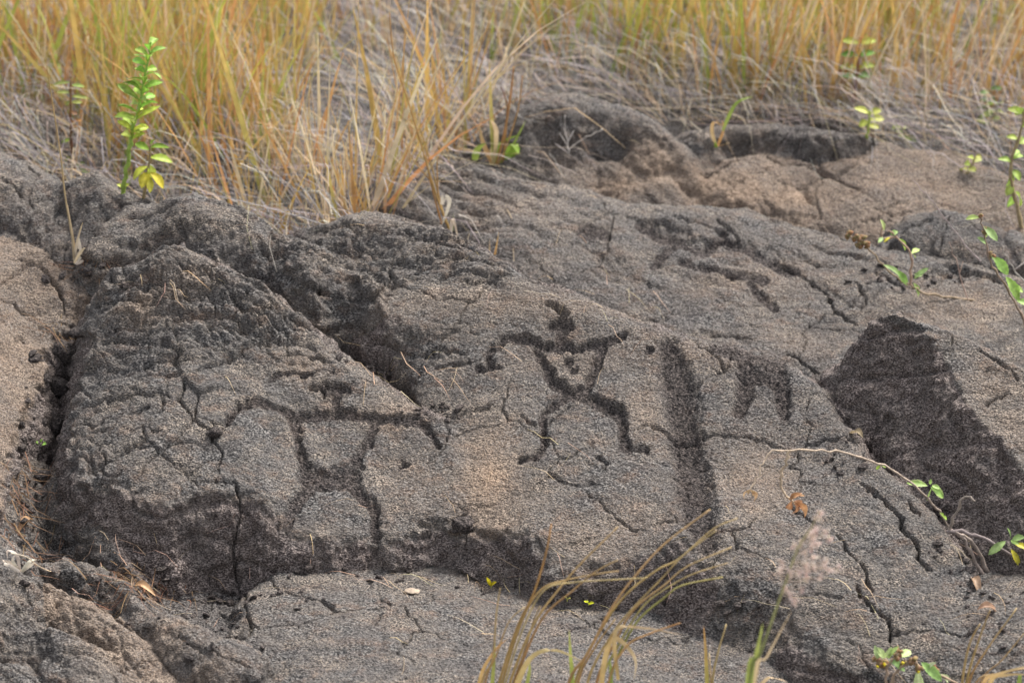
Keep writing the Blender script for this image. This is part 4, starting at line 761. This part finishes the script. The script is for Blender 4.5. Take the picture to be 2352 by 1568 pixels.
# woody stems rooted in the gap between the slab and the block --------------------------------------------------------
g = base_on(2235, 1300); y = g.y - .01
t = root('woody_stems', Vector((g.x, y, g.z)), 'tangle of bare woody stems growing out of the gap by the dark block', 'shrub')
for pts, r in [([(2352,1500),(2330,1440),(2300,1385),(2270,1345),(2240,1290),(2215,1240),(2195,1224)],.0042),([(2300,1390),(2275,1330),(2250,1270),(2220,1232),(2195,1222)],.0036),([(2175,1222),(2220,1224),(2260,1236),(2300,1262),(2352,1290)],.0034),([(2180,1215),(2195,1180),(2210,1148),(2225,1140),(2240,1150)],.0024),([(2290,1360),(2330,1335),(2370,1320)],.0024),([(2320,1420),(2340,1380),(2340,1330)],.0022),([(2300,1370),(2330,1362),(2360,1350)],.0026)]:
    stemline(t, pts, y, r, r * .5, jit((.20, .165, .15), .15), dy=-.02)
for b_, e_, w_, c_ in [((2310,1242),(2270,1272),20,C_SAGE),((2325,1238),(2352,1232),18,C_SAGE),((2320,1238),(2318,1212),9,C_SAGE),((2322,1240),(2340,1248),14,(.30,.42,.12)),((2330,1248),(2362,1258),16,C_YEL),((2322,1260),(2344,1300),15,C_YEL),((2215,1325),(2226,1320),8,C_LIME),((2340,1315),(2365,1335),16,C_SAGE),((2325,1460),(2345,1475),14,(.38,.42,.08)),((2340,1420),(2356,1432),14,C_SAGE)]:
    leafpx(t, y - .02, b_, e_, w_, jit(c_, .1), serr=.12, n=12, dy1=-.01)
for b_, e_, w_ in [((2245,1330),(2262,1352),14),((2230,1360),(2258,1372),14),((2320,1390),(2310,1360),16),((2215,1328),(2225,1338),9),((2260,1395),(2275,1385),12),((2300,1500),(2330,1490),16),((2310,1480),(2350,1500),14),((2285,1420),(2310,1432),14)]:
    leafpx(t, y - .01, b_, e_, w_, jit((.34, .22, .14), .2), 'dead_leaf', curl=.4, fold=.5)

# ------------------------------------------------------------------ grass tufts one can tell apart
def tuft(label, base, stems, name='grass_tuft', group=None):
    """stems: (points, y, width, colour, tip colour, kind) with kind blade | straw | spike"""
    t = root(name, base, label, 'grass tuft', group)
    for pts, y, w_, c1, c2, kind in stems:
        P = [on(u, v, y) for u, v in pts]; sw = random.uniform(-.03, .03); P = smooth(P, 5)
        for i, p in enumerate(P): p.y += sw * (i / len(P)) ** 2
        m = MB()
        if kind == 'blade': m.blade(P, w_, jit(c1, .1), jit(c2, .1), (1, random.uniform(-.4, .4), 0)); m.build('blade', M_GRASS, t)
        else:
            n = len(P); m.tube(P, [w_ * .5 * (1 - .55 * i / (n - 1)) for i in range(n)], jit(c1, .1), 5, jit(c2, .1)); o = m.build('stalk', M_GRASS, t)
            if kind == 'spike':                         # seed spike: overlapping husks along the end of the stalk
                m = MB(); k0 = int(n * .58); rg = random.Random(int(pts[-1][0]))
                for i in range(k0, n - 1):
                    for q in range(4):
                        a = P[i].lerp(P[i + 1], q / 4); d = (P[i + 1] - P[i]).normalized(); o1 = Vector((rg.uniform(-1, 1), rg.uniform(-1, 1), rg.uniform(-.6, .6))) * .0022
                        m.leaf(a, a + d * .012 + o1, .0028, (rg.uniform(-1, 1), -1, .4), jit(c2, .25), n=3, curl=.05)
                m.build('seed_head', M_GRASS, o)
    return t
Z8 = lambda L: [(781 + x * .3556, 1010.6 + y_ * .3556) for x, y_ in L]
Z9 = lambda L: [(1562 + x * .3556, 1010.6 + y_ * .3556) for x, y_ in L]
def down(pts, u0, v0): return [(u0, v0)] + pts
yA = 2.74; gA = base_on(1120, 1660, yA); OR, ST, GR, GO = (.46, .26, .10), (.50, .38, .20), (.24, .30, .07), (.48, .34, .13)
vb = 784 - FPX * math.tan(PITCH - math.atan2(CAM_H - gA.z, yA)) if False else 1720
tuft('left tuft of tall golden seeding grass rising from the bottom edge', gA, [
  (down(Z8([(920,1560),(985,1400),(1010,1100),(1035,910)]), 1090, vb), yA, .0034, GO, ST, 'straw'),
  (down(Z8([(1030,1560),(1150,1200),(1250,1000),(1330,750),(1365,570)]), 1110, vb), yA - .02, .0044, GO, OR, 'spike'),
  (down(Z8([(1050,1560),(1180,1150),(1300,960),(1450,900),(1700,850),(1800,835)]), 1120, vb), yA + .02, .0036, GO, ST, 'spike'),
  (down(Z8([(1100,1560),(1250,1200),(1400,1000),(1560,830),(1800,615)]), 1130, vb), yA, .0042, GO, ST, 'spike'),
  (down(Z8([(1130,1560),(1300,1150),(1500,950),(1650,810),(1790,715)]), 1140, vb), yA + .03, .0038, OR, ST, 'spike'),
  (down(Z8([(1070,1560),(1190,1200),(1320,980),(1500,942),(1800,936),(1990,940)]), 1125, vb), yA - .03, .0032, ST, ST, 'straw'),
  (down(Z8([(940,1560),(1010,1390),(1090,1180),(1190,1090)]), 1100, vb), yA, .003, OR, ST, 'spike'),
  (down(Z8([(1150,1560),(1250,1395),(1400,1370),(1570,1455)]), 1140, vb), yA - .03, .0062, GO, ST, 'blade'),
  (down(Z8([(985,1560),(1000,1300)]), 1110, vb), yA, .005, GR, (.36, .36, .1), 'blade'), (down(Z8([(1210,1560),(1225,1420)]), 1170, vb), yA, .005, GR, (.34, .36, .1), 'blade'),
  (down(Z8([(900,1560),(990,1360),(1080,1260)]), 1090, vb), yA, .004, GO, OR, 'blade'), (down(Z8([(1120,1560),(1200,1330),(1240,1170),(1290,1030)]), 1130, vb), yA + .02, .003, OR, ST, 'straw')])
gB = base_on(1380, 1660, yA)
tuft('right tuft of tall golden seeding grass rising from the bottom edge', gB, [
  (down(Z8([(1480,1560),(1600,1380),(1750,1100),(1900,900),(2100,690)]) + [(1633,1181)], 1290, vb), yA, .0046, OR, ST, 'spike'),
  (down(Z8([(1520,1560),(1700,1200),(1850,1000),(2050,850)]) + [(1560,1290),(1640,1225),(1697,1204)], 1310, vb), yA + .02, .004, GO, ST, 'spike'),
  (down(Z8([(1600,1560),(1760,1250),(1900,1080),(2080,900)]) + [(1570,1280),(1647,1224)], 1340, vb), yA - .02, .0036, GO, ST, 'spike'),
  (down(Z8([(1660,1560),(1780,1300),(1900,1100),(2100,950)]) + [(1580,1310),(1683,1270)], 1360, vb), yA, .004, OR, ST, 'spike'),
  (down(Z8([(1690,1560),(1800,1320),(1950,1080),(2100,960)]) + [(1590,1318),(1672,1292)], 1370, vb), yA + .03, .0036, (.34, .34, .1), ST, 'spike'),
  (down(Z8([(1740,1560),(1900,1200),(2100,1020)]) + [(1570,1348),(1662,1333)], 1390, vb), yA, .004, GR, (.46, .38, .15), 'spike'),
  (down(Z8([(1735,1560),(1850,1330),(2000,1250),(2200,1182)]), 1390, vb), yA - .03, .0036, GO, OR, 'spike'),
  (down(Z8([(1690,1560),(1740,1310),(1800,1290),(1880,1370),(1912,1450),(1900,1560)]), 1375, vb), yA - .02, .006, GO, C_STRAW, 'blade'),
  (down(Z8([(1500,1560),(1490,1400),(1480,1235)]), 1310, vb), yA, .0055, GR, (.38, .40, .1), 'blade'), (down(Z8([(1750,1560),(1740,1400)]), 1395, vb), yA, .005, GR, GR, 'blade'),
  (down(Z8([(1780,1240),(1950,1230),(2222,1300)]), 1420, 1560), yA - .03, .0045, GO, C_STRAW, 'blade'), (down(Z8([(1540,1560),(1660,1330),(1780,1180)]), 1320, vb), yA, .0036, OR, GO, 'straw')])
gC = base_on(1615, 1660, 2.76)
tuft('small sparse grass tuft at the bottom edge between the seeding tufts and the pink grass', gC, [(down(Z9([(175,1560),(165,1360),(150,1180)]), 1630, 1690), 2.76, .005, GR, OR, 'blade'), (down(Z9([(210,1560),(250,1380),(305,1225)]), 1632, 1690), 2.76, .004, GO, ST, 'spike'), (down(Z9([(200,1560),(195,1420)]), 1634, 1690), 2.77, .003, OR, ST, 'straw'), (down(Z9([(530,1560),(600,1510),(680,1505)]), 1640, 1690), 2.78, .004, ST, C_STRAW, 'blade'), (down(Z9([(420,1580),(425,1510)]), 1636, 1690), 2.75, .004, GR, ST, 'blade')])
# pink grass, close to the lens
yP = 2.50; gP = base_on(1700, 1700, yP); t = root('pink_grass', gP, 'single stalk of pink fluffy natal grass in the front', 'grass')
P = smooth([gP] + [on(u, v, yP) for u, v in Z9([(450,1560),(510,1400),(570,1230),(680,920),(760,700),(850,560),(900,455)])], 4); m = MB(); m.tube(P, [.0022 - .0014 * i / len(P) for i in range(len(P))], (.26, .33, .09), 5, (.42, .36, .22)); m.build('stalk', M_GRASS, t)
m = MB(); m.blade(smooth([gP] + [on(u, v, yP) for u, v in Z9([(445,1570),(490,1400),(535,1180)])], 4), .008, GR, (.40, .44, .12), (1, 0, 0)); m.build('blade', M_GRASS, t)
m = MB(); m.tube(smooth([gP] + [on(u, v, yP + .02) for u, v in Z9([(480,1560),(560,1400),(720,1100)])], 4), [.0018] * 10 + [.001] * 10, ST, 5) if False else m.blade(smooth([gP] + [on(u, v, yP + .02) for u, v in Z9([(480,1560),(560,1400),(720,1100)])], 4), .004, ST, C_STRAW, (1, 0, 0)); m.build('blade', M_GRASS, t)
main = [Vector(p) for p in P]
for fx, fy in [(905,470),(885,500),(870,570),(878,590),(935,590),(962,640),(850,610),(845,640),(880,670),(780,660),(740,680),(850,695),(810,722),(860,760),(648,780),(652,835),(710,845),(770,850),(805,800),(860,820),(820,830),(940,785),(960,835),(1020,830),(820,890),(900,890),(680,960),(790,960),(715,1000),(745,1040)]:
    (u, v), = Z9([(fx, fy)]); c = on(u, v, yP + random.uniform(-.03, .03)); near = min(main, key=lambda q: (q - c - Vector((0, 0, -.012))).length)
    m = MB()
    for q in range(6):
        d = Vector((random.gauss(0, .5), random.gauss(0, .5), random.gauss(-.3, .8))).normalized(); m.leaf(c - d * .003, c + d * random.uniform(.004, .009), .0026, (random.uniform(-1, 1), -1, .2), jit((.62, .50, .44), .15), n=3, curl=.1)
    for q in range(14):
        d = Vector((random.gauss(0, 1), random.gauss(0, 1), random.gauss(.3, 1))).normalized(); m.tube([c, c + d * random.uniform(.006, .012)], [.00022, .0001], (.66, .56, .52), 3)
    m.tube([near, near.lerp(c, .6) + Vector((0, 0, .003)), c], .0004, (.45, .36, .28), 4); m.build('floret', M_FLUFF, t)
# bottom right tuft and flowering plant
yR = 2.80; gR = base_on(2230, 1640, yR)
tuft('clump of straw coloured grass in the bottom right corner', gR, [(down(Z9([(1820,1560),(1860,1300),(1920,1140)]), 2200, 1690), yR, .0042, GO, ST, 'spike'), (down(Z9([(1850,1560),(1920,1300),(1995,1080)]), 2205, 1690), yR, .0044, GO, ST, 'spike'), (down(Z9([(1870,1560),(2000,1350),(2190,1120)]), 2210, 1690), yR + .02, .0042, OR, ST, 'spike'),
  (down(Z9([(1910,1560),(2050,1490),(2230,1430)]), 2220, 1690), yR, .004, ST, ST, 'straw'), (down(Z9([(1960,1560),(2060,1480),(2260,1400)]), 2230, 1690), yR - .02, .005, OR, ST, 'blade'), (down(Z9([(2000,1560),(2100,1500),(2240,1480)]), 2240, 1690), yR - .02, .005, GO, ST, 'blade'), (down(Z9([(2190,1560),(2200,1500)]), 2330, 1690), yR - .02, .006, GR, GR, 'blade'), (down(Z9([(1940,1560),(2080,1420),(2222,1250)]), 2225, 1690), yR + .03, .0034, (.40, .25, .16), ST, 'straw')])
gF = base_on(2040, 1640, 2.86)
waltheria('flowering_plant', 'flowering plant with yellow dotted brown heads and pale leaves at the bottom edge', gF, 2.86, [[(2035,1640),(2035,1568),(2037,1535),(2030,1520)],[(2040,1600),(2060,1540),(2095,1522),(2110,1530),(2150,1545),(2200,1568)],[(2037,1535),(2055,1508),(2062,1500)]],
  [((2018,1516),(2010,1482),14,(.34,.42,.18)),((2030,1512),(2016,1485),18,(.38,.46,.2)),((2032,1510),(2048,1488),16,(.36,.44,.18)),((2040,1512),(2058,1484),14,(.34,.44,.14)),((2070,1508),(2092,1492),22,(.40,.50,.2)),((2042,1516),(2082,1538),20,(.26,.42,.14)),((2116,1520),(2165,1562),26,(.26,.42,.12)),((2108,1536),(2112,1590),24,(.34,.42,.2)),((2160,1548),(2190,1575),22,(.42,.48,.26)),((2130,1535),(2146,1520),12,(.40,.44,.26))],
  [(2018,1520,11),(2030,1525,11),(2058,1508,10),(2065,1500,8),(2075,1522,8),(2096,1517,11),(2110,1532,11),(2012,1512,9),(2148,1534,10)], [(2074,1522),(2110,1542),(2032,1526),(2016,1530)], dead=[((2056,1510),(2066,1486),9)])
# dry stalks at mid distance
g = base_on(172, 605); y = g.y
tuft('pale dry stalk with curled white base blades between the left lobes', g, [([(172,606),(165,540),(150,450),(140,360),(125,260),(108,150)], y, .0038, C_STRAW, GO, 'straw'), ([(170,600),(168,560),(158,510),(150,480)], y, .004, ST, C_STRAW, 'blade'), ([(172,606),(190,585),(208,560)], y - .01, .005, C_PALE, C_PALE, 'blade'), ([(170,606),(176,560),(190,510)], y, .004, C_PALE, ST, 'blade'), ([(174,606),(195,600),(215,602)], y - .02, .005, C_PALE, C_STRAW, 'blade'), ([(172,604),(182,575),(176,545)], y, .008, C_PALE, C_PALE, 'blade'), ([(170,604),(195,570),(228,585)], y - .01, .004, C_STRAW, C_STRAW, 'blade')])
g = base_on(1030, 530); y = g.y
tuft('tall bent orange stalks with a curled pale blade at the rock crest', g, [([(1035,532),(1010,470),(990,410),(970,340),(940,240),(905,130),(895,30)], y, .0048, GO, OR, 'straw'), ([(1015,515),(1000,460),(985,400),(975,330),(960,290)], y, .004, OR, GO, 'straw'), ([(1028,530),(1008,450),(978,340),(940,290),(900,250)], y + .02, .004, GO, ST, 'straw'), ([(1015,470),(1020,452),(1032,462),(1024,495),(1014,520)], y - .01, .0075, C_PALE, C_PALE, 'blade'), ([(1036,535),(1040,500),(1052,540)], y - .01, .006, C_PALE, C_STRAW, 'blade'), ([(1006,450),(1004,380),(1006,360)], y, .003, OR, OR, 'straw'), ([(985,410),(950,370),(932,330)], y, .003, OR, ST, 'straw'), ([(1040,530),(1042,490)], y, .003, GR, GR, 'blade')])
g = base_on(1140, 378); y = g.y
tuft('green and orange grass tuft growing before the hollow hump', g, [([(1135,376),(1132,320),(1128,240),(1124,130)], y, .008, GR, GO, 'blade'), ([(1140,376),(1160,300),(1175,200),(1180,150)], y, .006, OR, OR, 'straw'), ([(1138,376),(1150,330),(1195,310)], y, .008, C_LIME, GR, 'blade'), ([(1132,376),(1110,330),(1100,290)], y, .008, OR, ST, 'blade'), ([(1150,378),(1170,350),(1208,278)], y, .007, GR, GR, 'blade'), ([(1130,378),(1138,300),(1128,270)], y, .012, ST, C_STRAW, 'blade'), ([(1145,378),(1165,330),(1190,250),(1200,170)], y, .004, GO, OR, 'straw'), ([(1165,376),(1180,330),(1192,345)], y, .016, C_LIME, C_LIME, 'blade'), ([(1170,376),(1185,345),(1205,350)], y, .014, C_LIME, (.3, .4, .06), 'blade'), ([(1090,368),(1098,340),(1118,320)], y, .012, (.3, .38, .08), GR, 'blade'), ([(1155,376),(1165,250),(1150,200)], y, .004, OR, C_RED, 'straw')])
g = base_on(1645, 335); y = g.y
tuft('small rusty tuft in the hollow of the flat back stone', g, [([(1645,336),(1635,300),(1640,278),(1660,285)], y, .006, ST, OR, 'blade'), ([(1648,336),(1662,300),(1660,280)], y, .005, OR, OR, 'blade'), ([(1640,336),(1630,310)], y, .005, C_STRAW, OR, 'blade'), ([(1650,336),(1680,325)], y, .004, OR, ST, 'blade'), ([(1645,338),(1642,322)], y, .01, C_LIME, C_LIME, 'blade'), ([(1660,300),(1690,240),(1730,225)], y, .006, GR, C_LIME, 'blade')])
g = base_on(1130, 582); y = g.y
tuft('few short dry blades poking up behind the central rock crest', g, [([(1124,590),(1125,545)], y, .005, ST, C_STRAW, 'blade'), ([(1136,590),(1146,530)], y, .006, OR, GO, 'blade'), ([(1072,560),(1078,535)], y, .004, C_PALE, ST, 'blade'), ([(1156,600),(1160,585)], y, .005, C_PALE, C_PALE, 'blade')])
g = base_on(50, 1312); y = g.y - .01
tuft('bleached white curly grass tuft on the lower left rock', g, [([(48,1312),(20,1290),(-10,1290)], y, .0055, C_PALE, C_PALE, 'blade'), ([(45,1312),(10,1296),(-15,1302)], y - .01, .005, C_PALE, C_PALE, 'blade'), ([(46,1312),(40,1280),(25,1270),(12,1275),(10,1300)], y, .004, C_PALE, C_PALE, 'blade'), ([(50,1312),(70,1290),(85,1298)], y, .005, C_PALE, C_PALE, 'blade'), ([(25,1270),(60,1280),(85,1305),(112,1326)], y - .01, .0025, C_PALE, C_STRAW, 'straw'), ([(50,1312),(75,1292),(82,1282)], y, .004, C_PALE, C_PALE, 'blade'), ([(44,1312),(30,1285),(38,1268)], y, .004, C_PALE, C_PALE, 'blade')])
g = base_on(1300, 352); y = g.y
twig('small grey dead sprig standing before the hollow hump', [[(1305,352),(1300,310),(1298,265)],[(1303,335),(1285,305)],[(1302,330),(1318,300)],[(1305,345),(1340,320),(1385,295)],[(1306,352),(1275,330)]], y, .002, (.36, .33, .31), 'dead_sprig', 'twig')
# tiny sprouts -------------------------------------------------------------------------------------------------------
def sprout(label, u, v, leaves, col):
    g = base_on(u, v); t = root('sprout', g, label, 'seedling', 'tiny sprouts on the rock'); y = g.y
    for du, dv, w_ in leaves: leafpx(t, y - .003, (u, v - 2), (u + du, v + dv), w_, jit(col, .12), n=6, dy1=-.008)
    stemline(t, [(u, v + 2), (u, v - 4)], y, .001, .001, (.3, .3, .08))
sprout('yellow two leaved sprout at the foot of the central dark face', 1128, 1347, [(-9, -20, 9), (10, -12, 10), (-4, -14, 6)], (.60, .50, .02))
sprout('yellow green sprout nearest the foot of the broad groove', 1352, 1388, [(-9, -9, 8), (11, -5, 9), (-2, -10, 6)], (.50, .52, .03))
sprout('faint green sprout behind the seeding grass stalks', 1303, 1378, [(-5, -10, 6), (6, -6, 6)], (.45, .46, .12))
sprout('fresh green sprout among brown needles in the left gap', 93, 1022, [(-9, -8, 11), (12, -4, 12), (3, -14, 9), (-4, -2, 7)], (.25, .44, .08))
# brown pine needles and rootlets ------------------------------------------------------------------------------------
def needles(name, label, spots, n, col, L0, L1, width=.0009):
    V_, F_, C_ = [], [], []
    for _ in range(n):
        u, v, ru, rv = random.choice(spots); uu, vv = u + random.gauss(0, ru), v + random.gauss(0, rv); x, y, z = hit(uu, vv); a = random.uniform(0, 6.28); L = random.uniform(L0, L1); cv = random.gauss(0, .5); px, py = x, y; path = []; tilt = random.uniform(0, .5)
        for i in range(5): path.append((px, py, float(np.clip(zat(px, py), z - .02, z + .012)) + tilt * .02 * math.sin(i * .8) + .003)); px += math.cos(a + cv * i / 4) * L / 4; py += math.sin(a + cv * i / 4) * L / 4
        c = jit(col, .3); ribbon_pts(V_, F_, C_, path, width * random.uniform(.7, 1.2), (.6, .6), c, jit(c, .2))
    return raw_mesh(name, V_, F_, C_, M_GRASS, label, 'needles')
needles('pine_needles', 'rusty brown pine needles littering the gaps between the rocks', [(60,1090,22,35),(50,1160,25,45),(70,1240,25,30),(90,1290,20,12),(300,1350,35,10),(270,1325,20,8),(370,1362,30,8),(320,1360,30,8),(120,760,25,14),(40,1130,15,30),(215,605,20,10)], 210, (.18, .10, .055), .03, .09)
needles('fine_rootlets', 'scattered pale rootlets and broken straws lying on the rock', [(660,1250,50,40),(300,1260,60,40),(480,1400,50,40),(900,1330,60,20),(1100,1330,60,25),(950,850,60,30),(1250,1000,150,80),(350,650,60,40),(2250,1340,40,60),(700,1000,250,120),(1600,1300,200,60),(1250,650,120,60),(1400,700,100,40),(350,1340,60,20),(1900,1400,150,80),(1000,1400,200,60),(700,520,200,20),(1300,480,200,60)], 170, (.42, .31, .2), .02, .08, .0007)
# loose stones -------------------------------------------------------------------------------------------------------
M_PEB = stone_material('pale_coral_pebble', (.20, .155, .115), (.36, .285, .215), 160); M_STONE = stone_material('dark_basalt_stone', (.03, .028, .03), (.13, .12, .115), 170)
def stone(label, u, v, wpx, hpx, material=None, seed=0, group=None, rot=0, name='loose_stone', sink=.25):
    import bmesh
    g = base_on(u, v); k = pxm(g.y); bm = bmesh.new(); bmesh.ops.create_icosphere(bm, subdivisions=4, radius=1); rg = np.random.default_rng(seed); co = np.array([v_.co[:] for v_ in bm.verts])
    for _ in range(7):                                    # facets: clip the ball with random planes
        nrm = rg.normal(size=3); nrm /= np.linalg.norm(nrm); d = rg.uniform(.55, .85); q = co @ nrm - d; co -= np.where(q > 0, q, 0)[:, None] * nrm * .92
    co += .06 * np.sin(co @ rg.normal(size=(3, 3)) * 4)
    co += .035 * np.sin(co @ rg.normal(size=(3, 3)) * 13)
    c, s_ = math.cos(rot), math.sin(rot); co = co * [wpx * k / 2, wpx * k / 2 * .75, hpx * k / 2]; co = np.stack([co[:, 0] * c - co[:, 2] * s_, co[:, 1], co[:, 0] * s_ + co[:, 2] * c], -1)
    for v_, p in zip(bm.verts, co): v_.co = p
    me = bpy.data.meshes.new(name); bm.to_mesh(me); bm.free(); me.polygons.foreach_set('use_smooth', [True] * len(me.polygons)); me.materials.append(material or ROCK)
    o = bpy.data.objects.new(name, me); COL.objects.link(o); o.location = g + Vector((0, 0, hpx * k * (.5 - sink))); tag(o, label, 'stone', group); return o
stone('small pale tan pebble lying on the front slab', 945, 1362, 44, 13, M_PEB, 5, name='pebble')
stone('rounded stone wedged in the vertical crack of the left mound', 492, 1003, 38, 32, None, 6, 'small stones in cracks')
stone('angular stone at the top of the left gap', 145, 830, 70, 60, None, 8, 'stones in the left gap'); stone('pointed dark stone on the slab edge in the left gap', 105, 880, 30, 34, None, 9, 'stones in the left gap', .5)
stone('long dark stone in the left gap above the green sprout', 130, 905, 60, 60, None, 10, 'stones in the left gap', -.4); stone('flat dark stone in the left gap beside the green sprout', 125, 990, 50, 50, None, 11, 'stones in the left gap')
stone('dark stone half buried in needles in the left gap', 100, 1100, 46, 30, None, 12, 'stones in the left gap'); stone('low dark stone at the bottom of the left gap', 112, 1290, 60, 26, None, 13, 'stones in the left gap')
stone('grey stone on top of the left gap near the dry stalk', 190, 770, 60, 26, None, 14, 'stones in the left gap'); stone('dark stone under the lobe beside the dry stalk', 205, 640, 50, 24, None, 15, 'stones in the left gap')
stone('broken lump at the front lip of the carved left mound', 1060, 1216, 64, 46, None, 16, None)

# grit and crumbs of lava caught in the joints -------------------------------------------------------------------------
def grit(n, spots):
    import bmesh
    bm = bmesh.new(); bmesh.ops.create_icosphere(bm, subdivisions=1, radius=1); bv = np.array([v.co[:] for v in bm.verts]); bf = [tuple(v.index for v in f.verts) for f in bm.faces]; bm.free()
    V_, F_ = [], []
    for _ in range(n):
        u, v, ru, rv = random.choice(spots); x, y, z = hit(u + random.gauss(0, ru), v + random.gauss(0, rv)); r = random.uniform(.0018, .0065) * random.choice([.6, .8, 1, 1.5])
        k = RNG.normal(size=(3, 3)) * .25 + np.eye(3); co = (bv * (1 + RNG.uniform(-.25, .25, (len(bv), 1)))) @ k * r * [1, 1, .7] + [x, y, float(zat(x, y)) + r * .3]; b = len(V_); V_ += co.tolist(); F_ += [tuple(i + b for i in f) for f in bf]
    me = bpy.data.meshes.new('grit'); me.from_pydata(V_, [], F_); me.materials.append(ROCK); o = bpy.data.objects.new('grit', me); COL.objects.link(o); tag(o, 'small crumbs of broken lava caught in joints', 'grit', kind='stuff')
grit(380, [(60,1150,25,80),(100,900,25,50),(130,820,25,30),(300,1345,70,14),(560,1370,80,10),(900,1320,120,12),(1200,1350,90,12),(1600,1405,120,14),(840,815,40,12),(2200,1270,40,60),(2270,1380,50,70),(1960,1030,40,40),(200,620,40,12),(480,1430,80,40),(1000,945,50,10),(2100,640,120,20)])

# fallen leaves lodged in the gaps
for k_, (u, v, c_, lb) in enumerate([(2240,1350,(.34,.22,.14),'curled brown leaf under the woody stems'),(2270,1405,(.30,.19,.12),'dark brown leaf in the gap right of the cracked slab'),(330,1362,(.40,.26,.14),'tan leaf among needles below the left mound'),(60,1215,(.33,.2,.11),'brown leaf among the needles in the lower left gap'),(1965,1010,(.36,.26,.17),'small dry leaf at the foot of the dark block')]):
    g = base_on(u, v); m = MB(); a = random.uniform(0, 6.28); d = Vector((math.cos(a), math.sin(a), .15)) * .016; m.leaf(g - d + Vector((0, 0, .008)), g + d + Vector((0, 0, .008)), .013, (0, -.2, 1), jit(c_, .1), curl=.5, fold=.5); o = m.build('fallen_leaf', M_LEAF); tag(o, lb, 'leaf', 'fallen leaves in the gaps')
# more leafy sprigs along the right edge
def sprig(label, u, v, top, n, col):
    g = base_on(u, v); t = root('leafy_sprig', g, label, 'plant', 'leafy sprigs by the right edge'); y = g.y
    stemline(t, [(u, v + 3), ((u + top[0]) / 2 + random.uniform(-6, 6), (v + top[1]) / 2), top], y, .0022, .0012, (.28, .22, .10))
    for i in range(n):
        f = .25 + .75 * i / (n - 1); uu = u + (top[0] - u) * f; vv = v + (top[1] - v) * f; s_ = 1 if i % 2 else -1; L = random.uniform(20, 36)
        leafpx(t, y, (uu, vv), (uu + s_ * L * random.uniform(.5, 1), vv + random.uniform(-16, 14)), random.uniform(11, 18), jit(col, .2), dy1=random.uniform(-.03, .03), curl=random.uniform(.05, .4), fold=random.uniform(.1, .4))
sprig('leafy sprig with yellow green leaves at the edge of the grey thatch', 2268, 300, (2290, 236), 7, (.28, .38, .07)); sprig('low yellow green sprig at the right end of the tan shelf', 2215, 402, (2240, 360), 6, (.38, .42, .10))
sprig('small dark green sprig in the thatch above the tan shelf', 2262, 262, (2275, 205), 6, (.12, .24, .04)); sprig('pale green sprig by the far right thatch', 2080, 330, (2072, 290), 5, (.34, .42, .10))
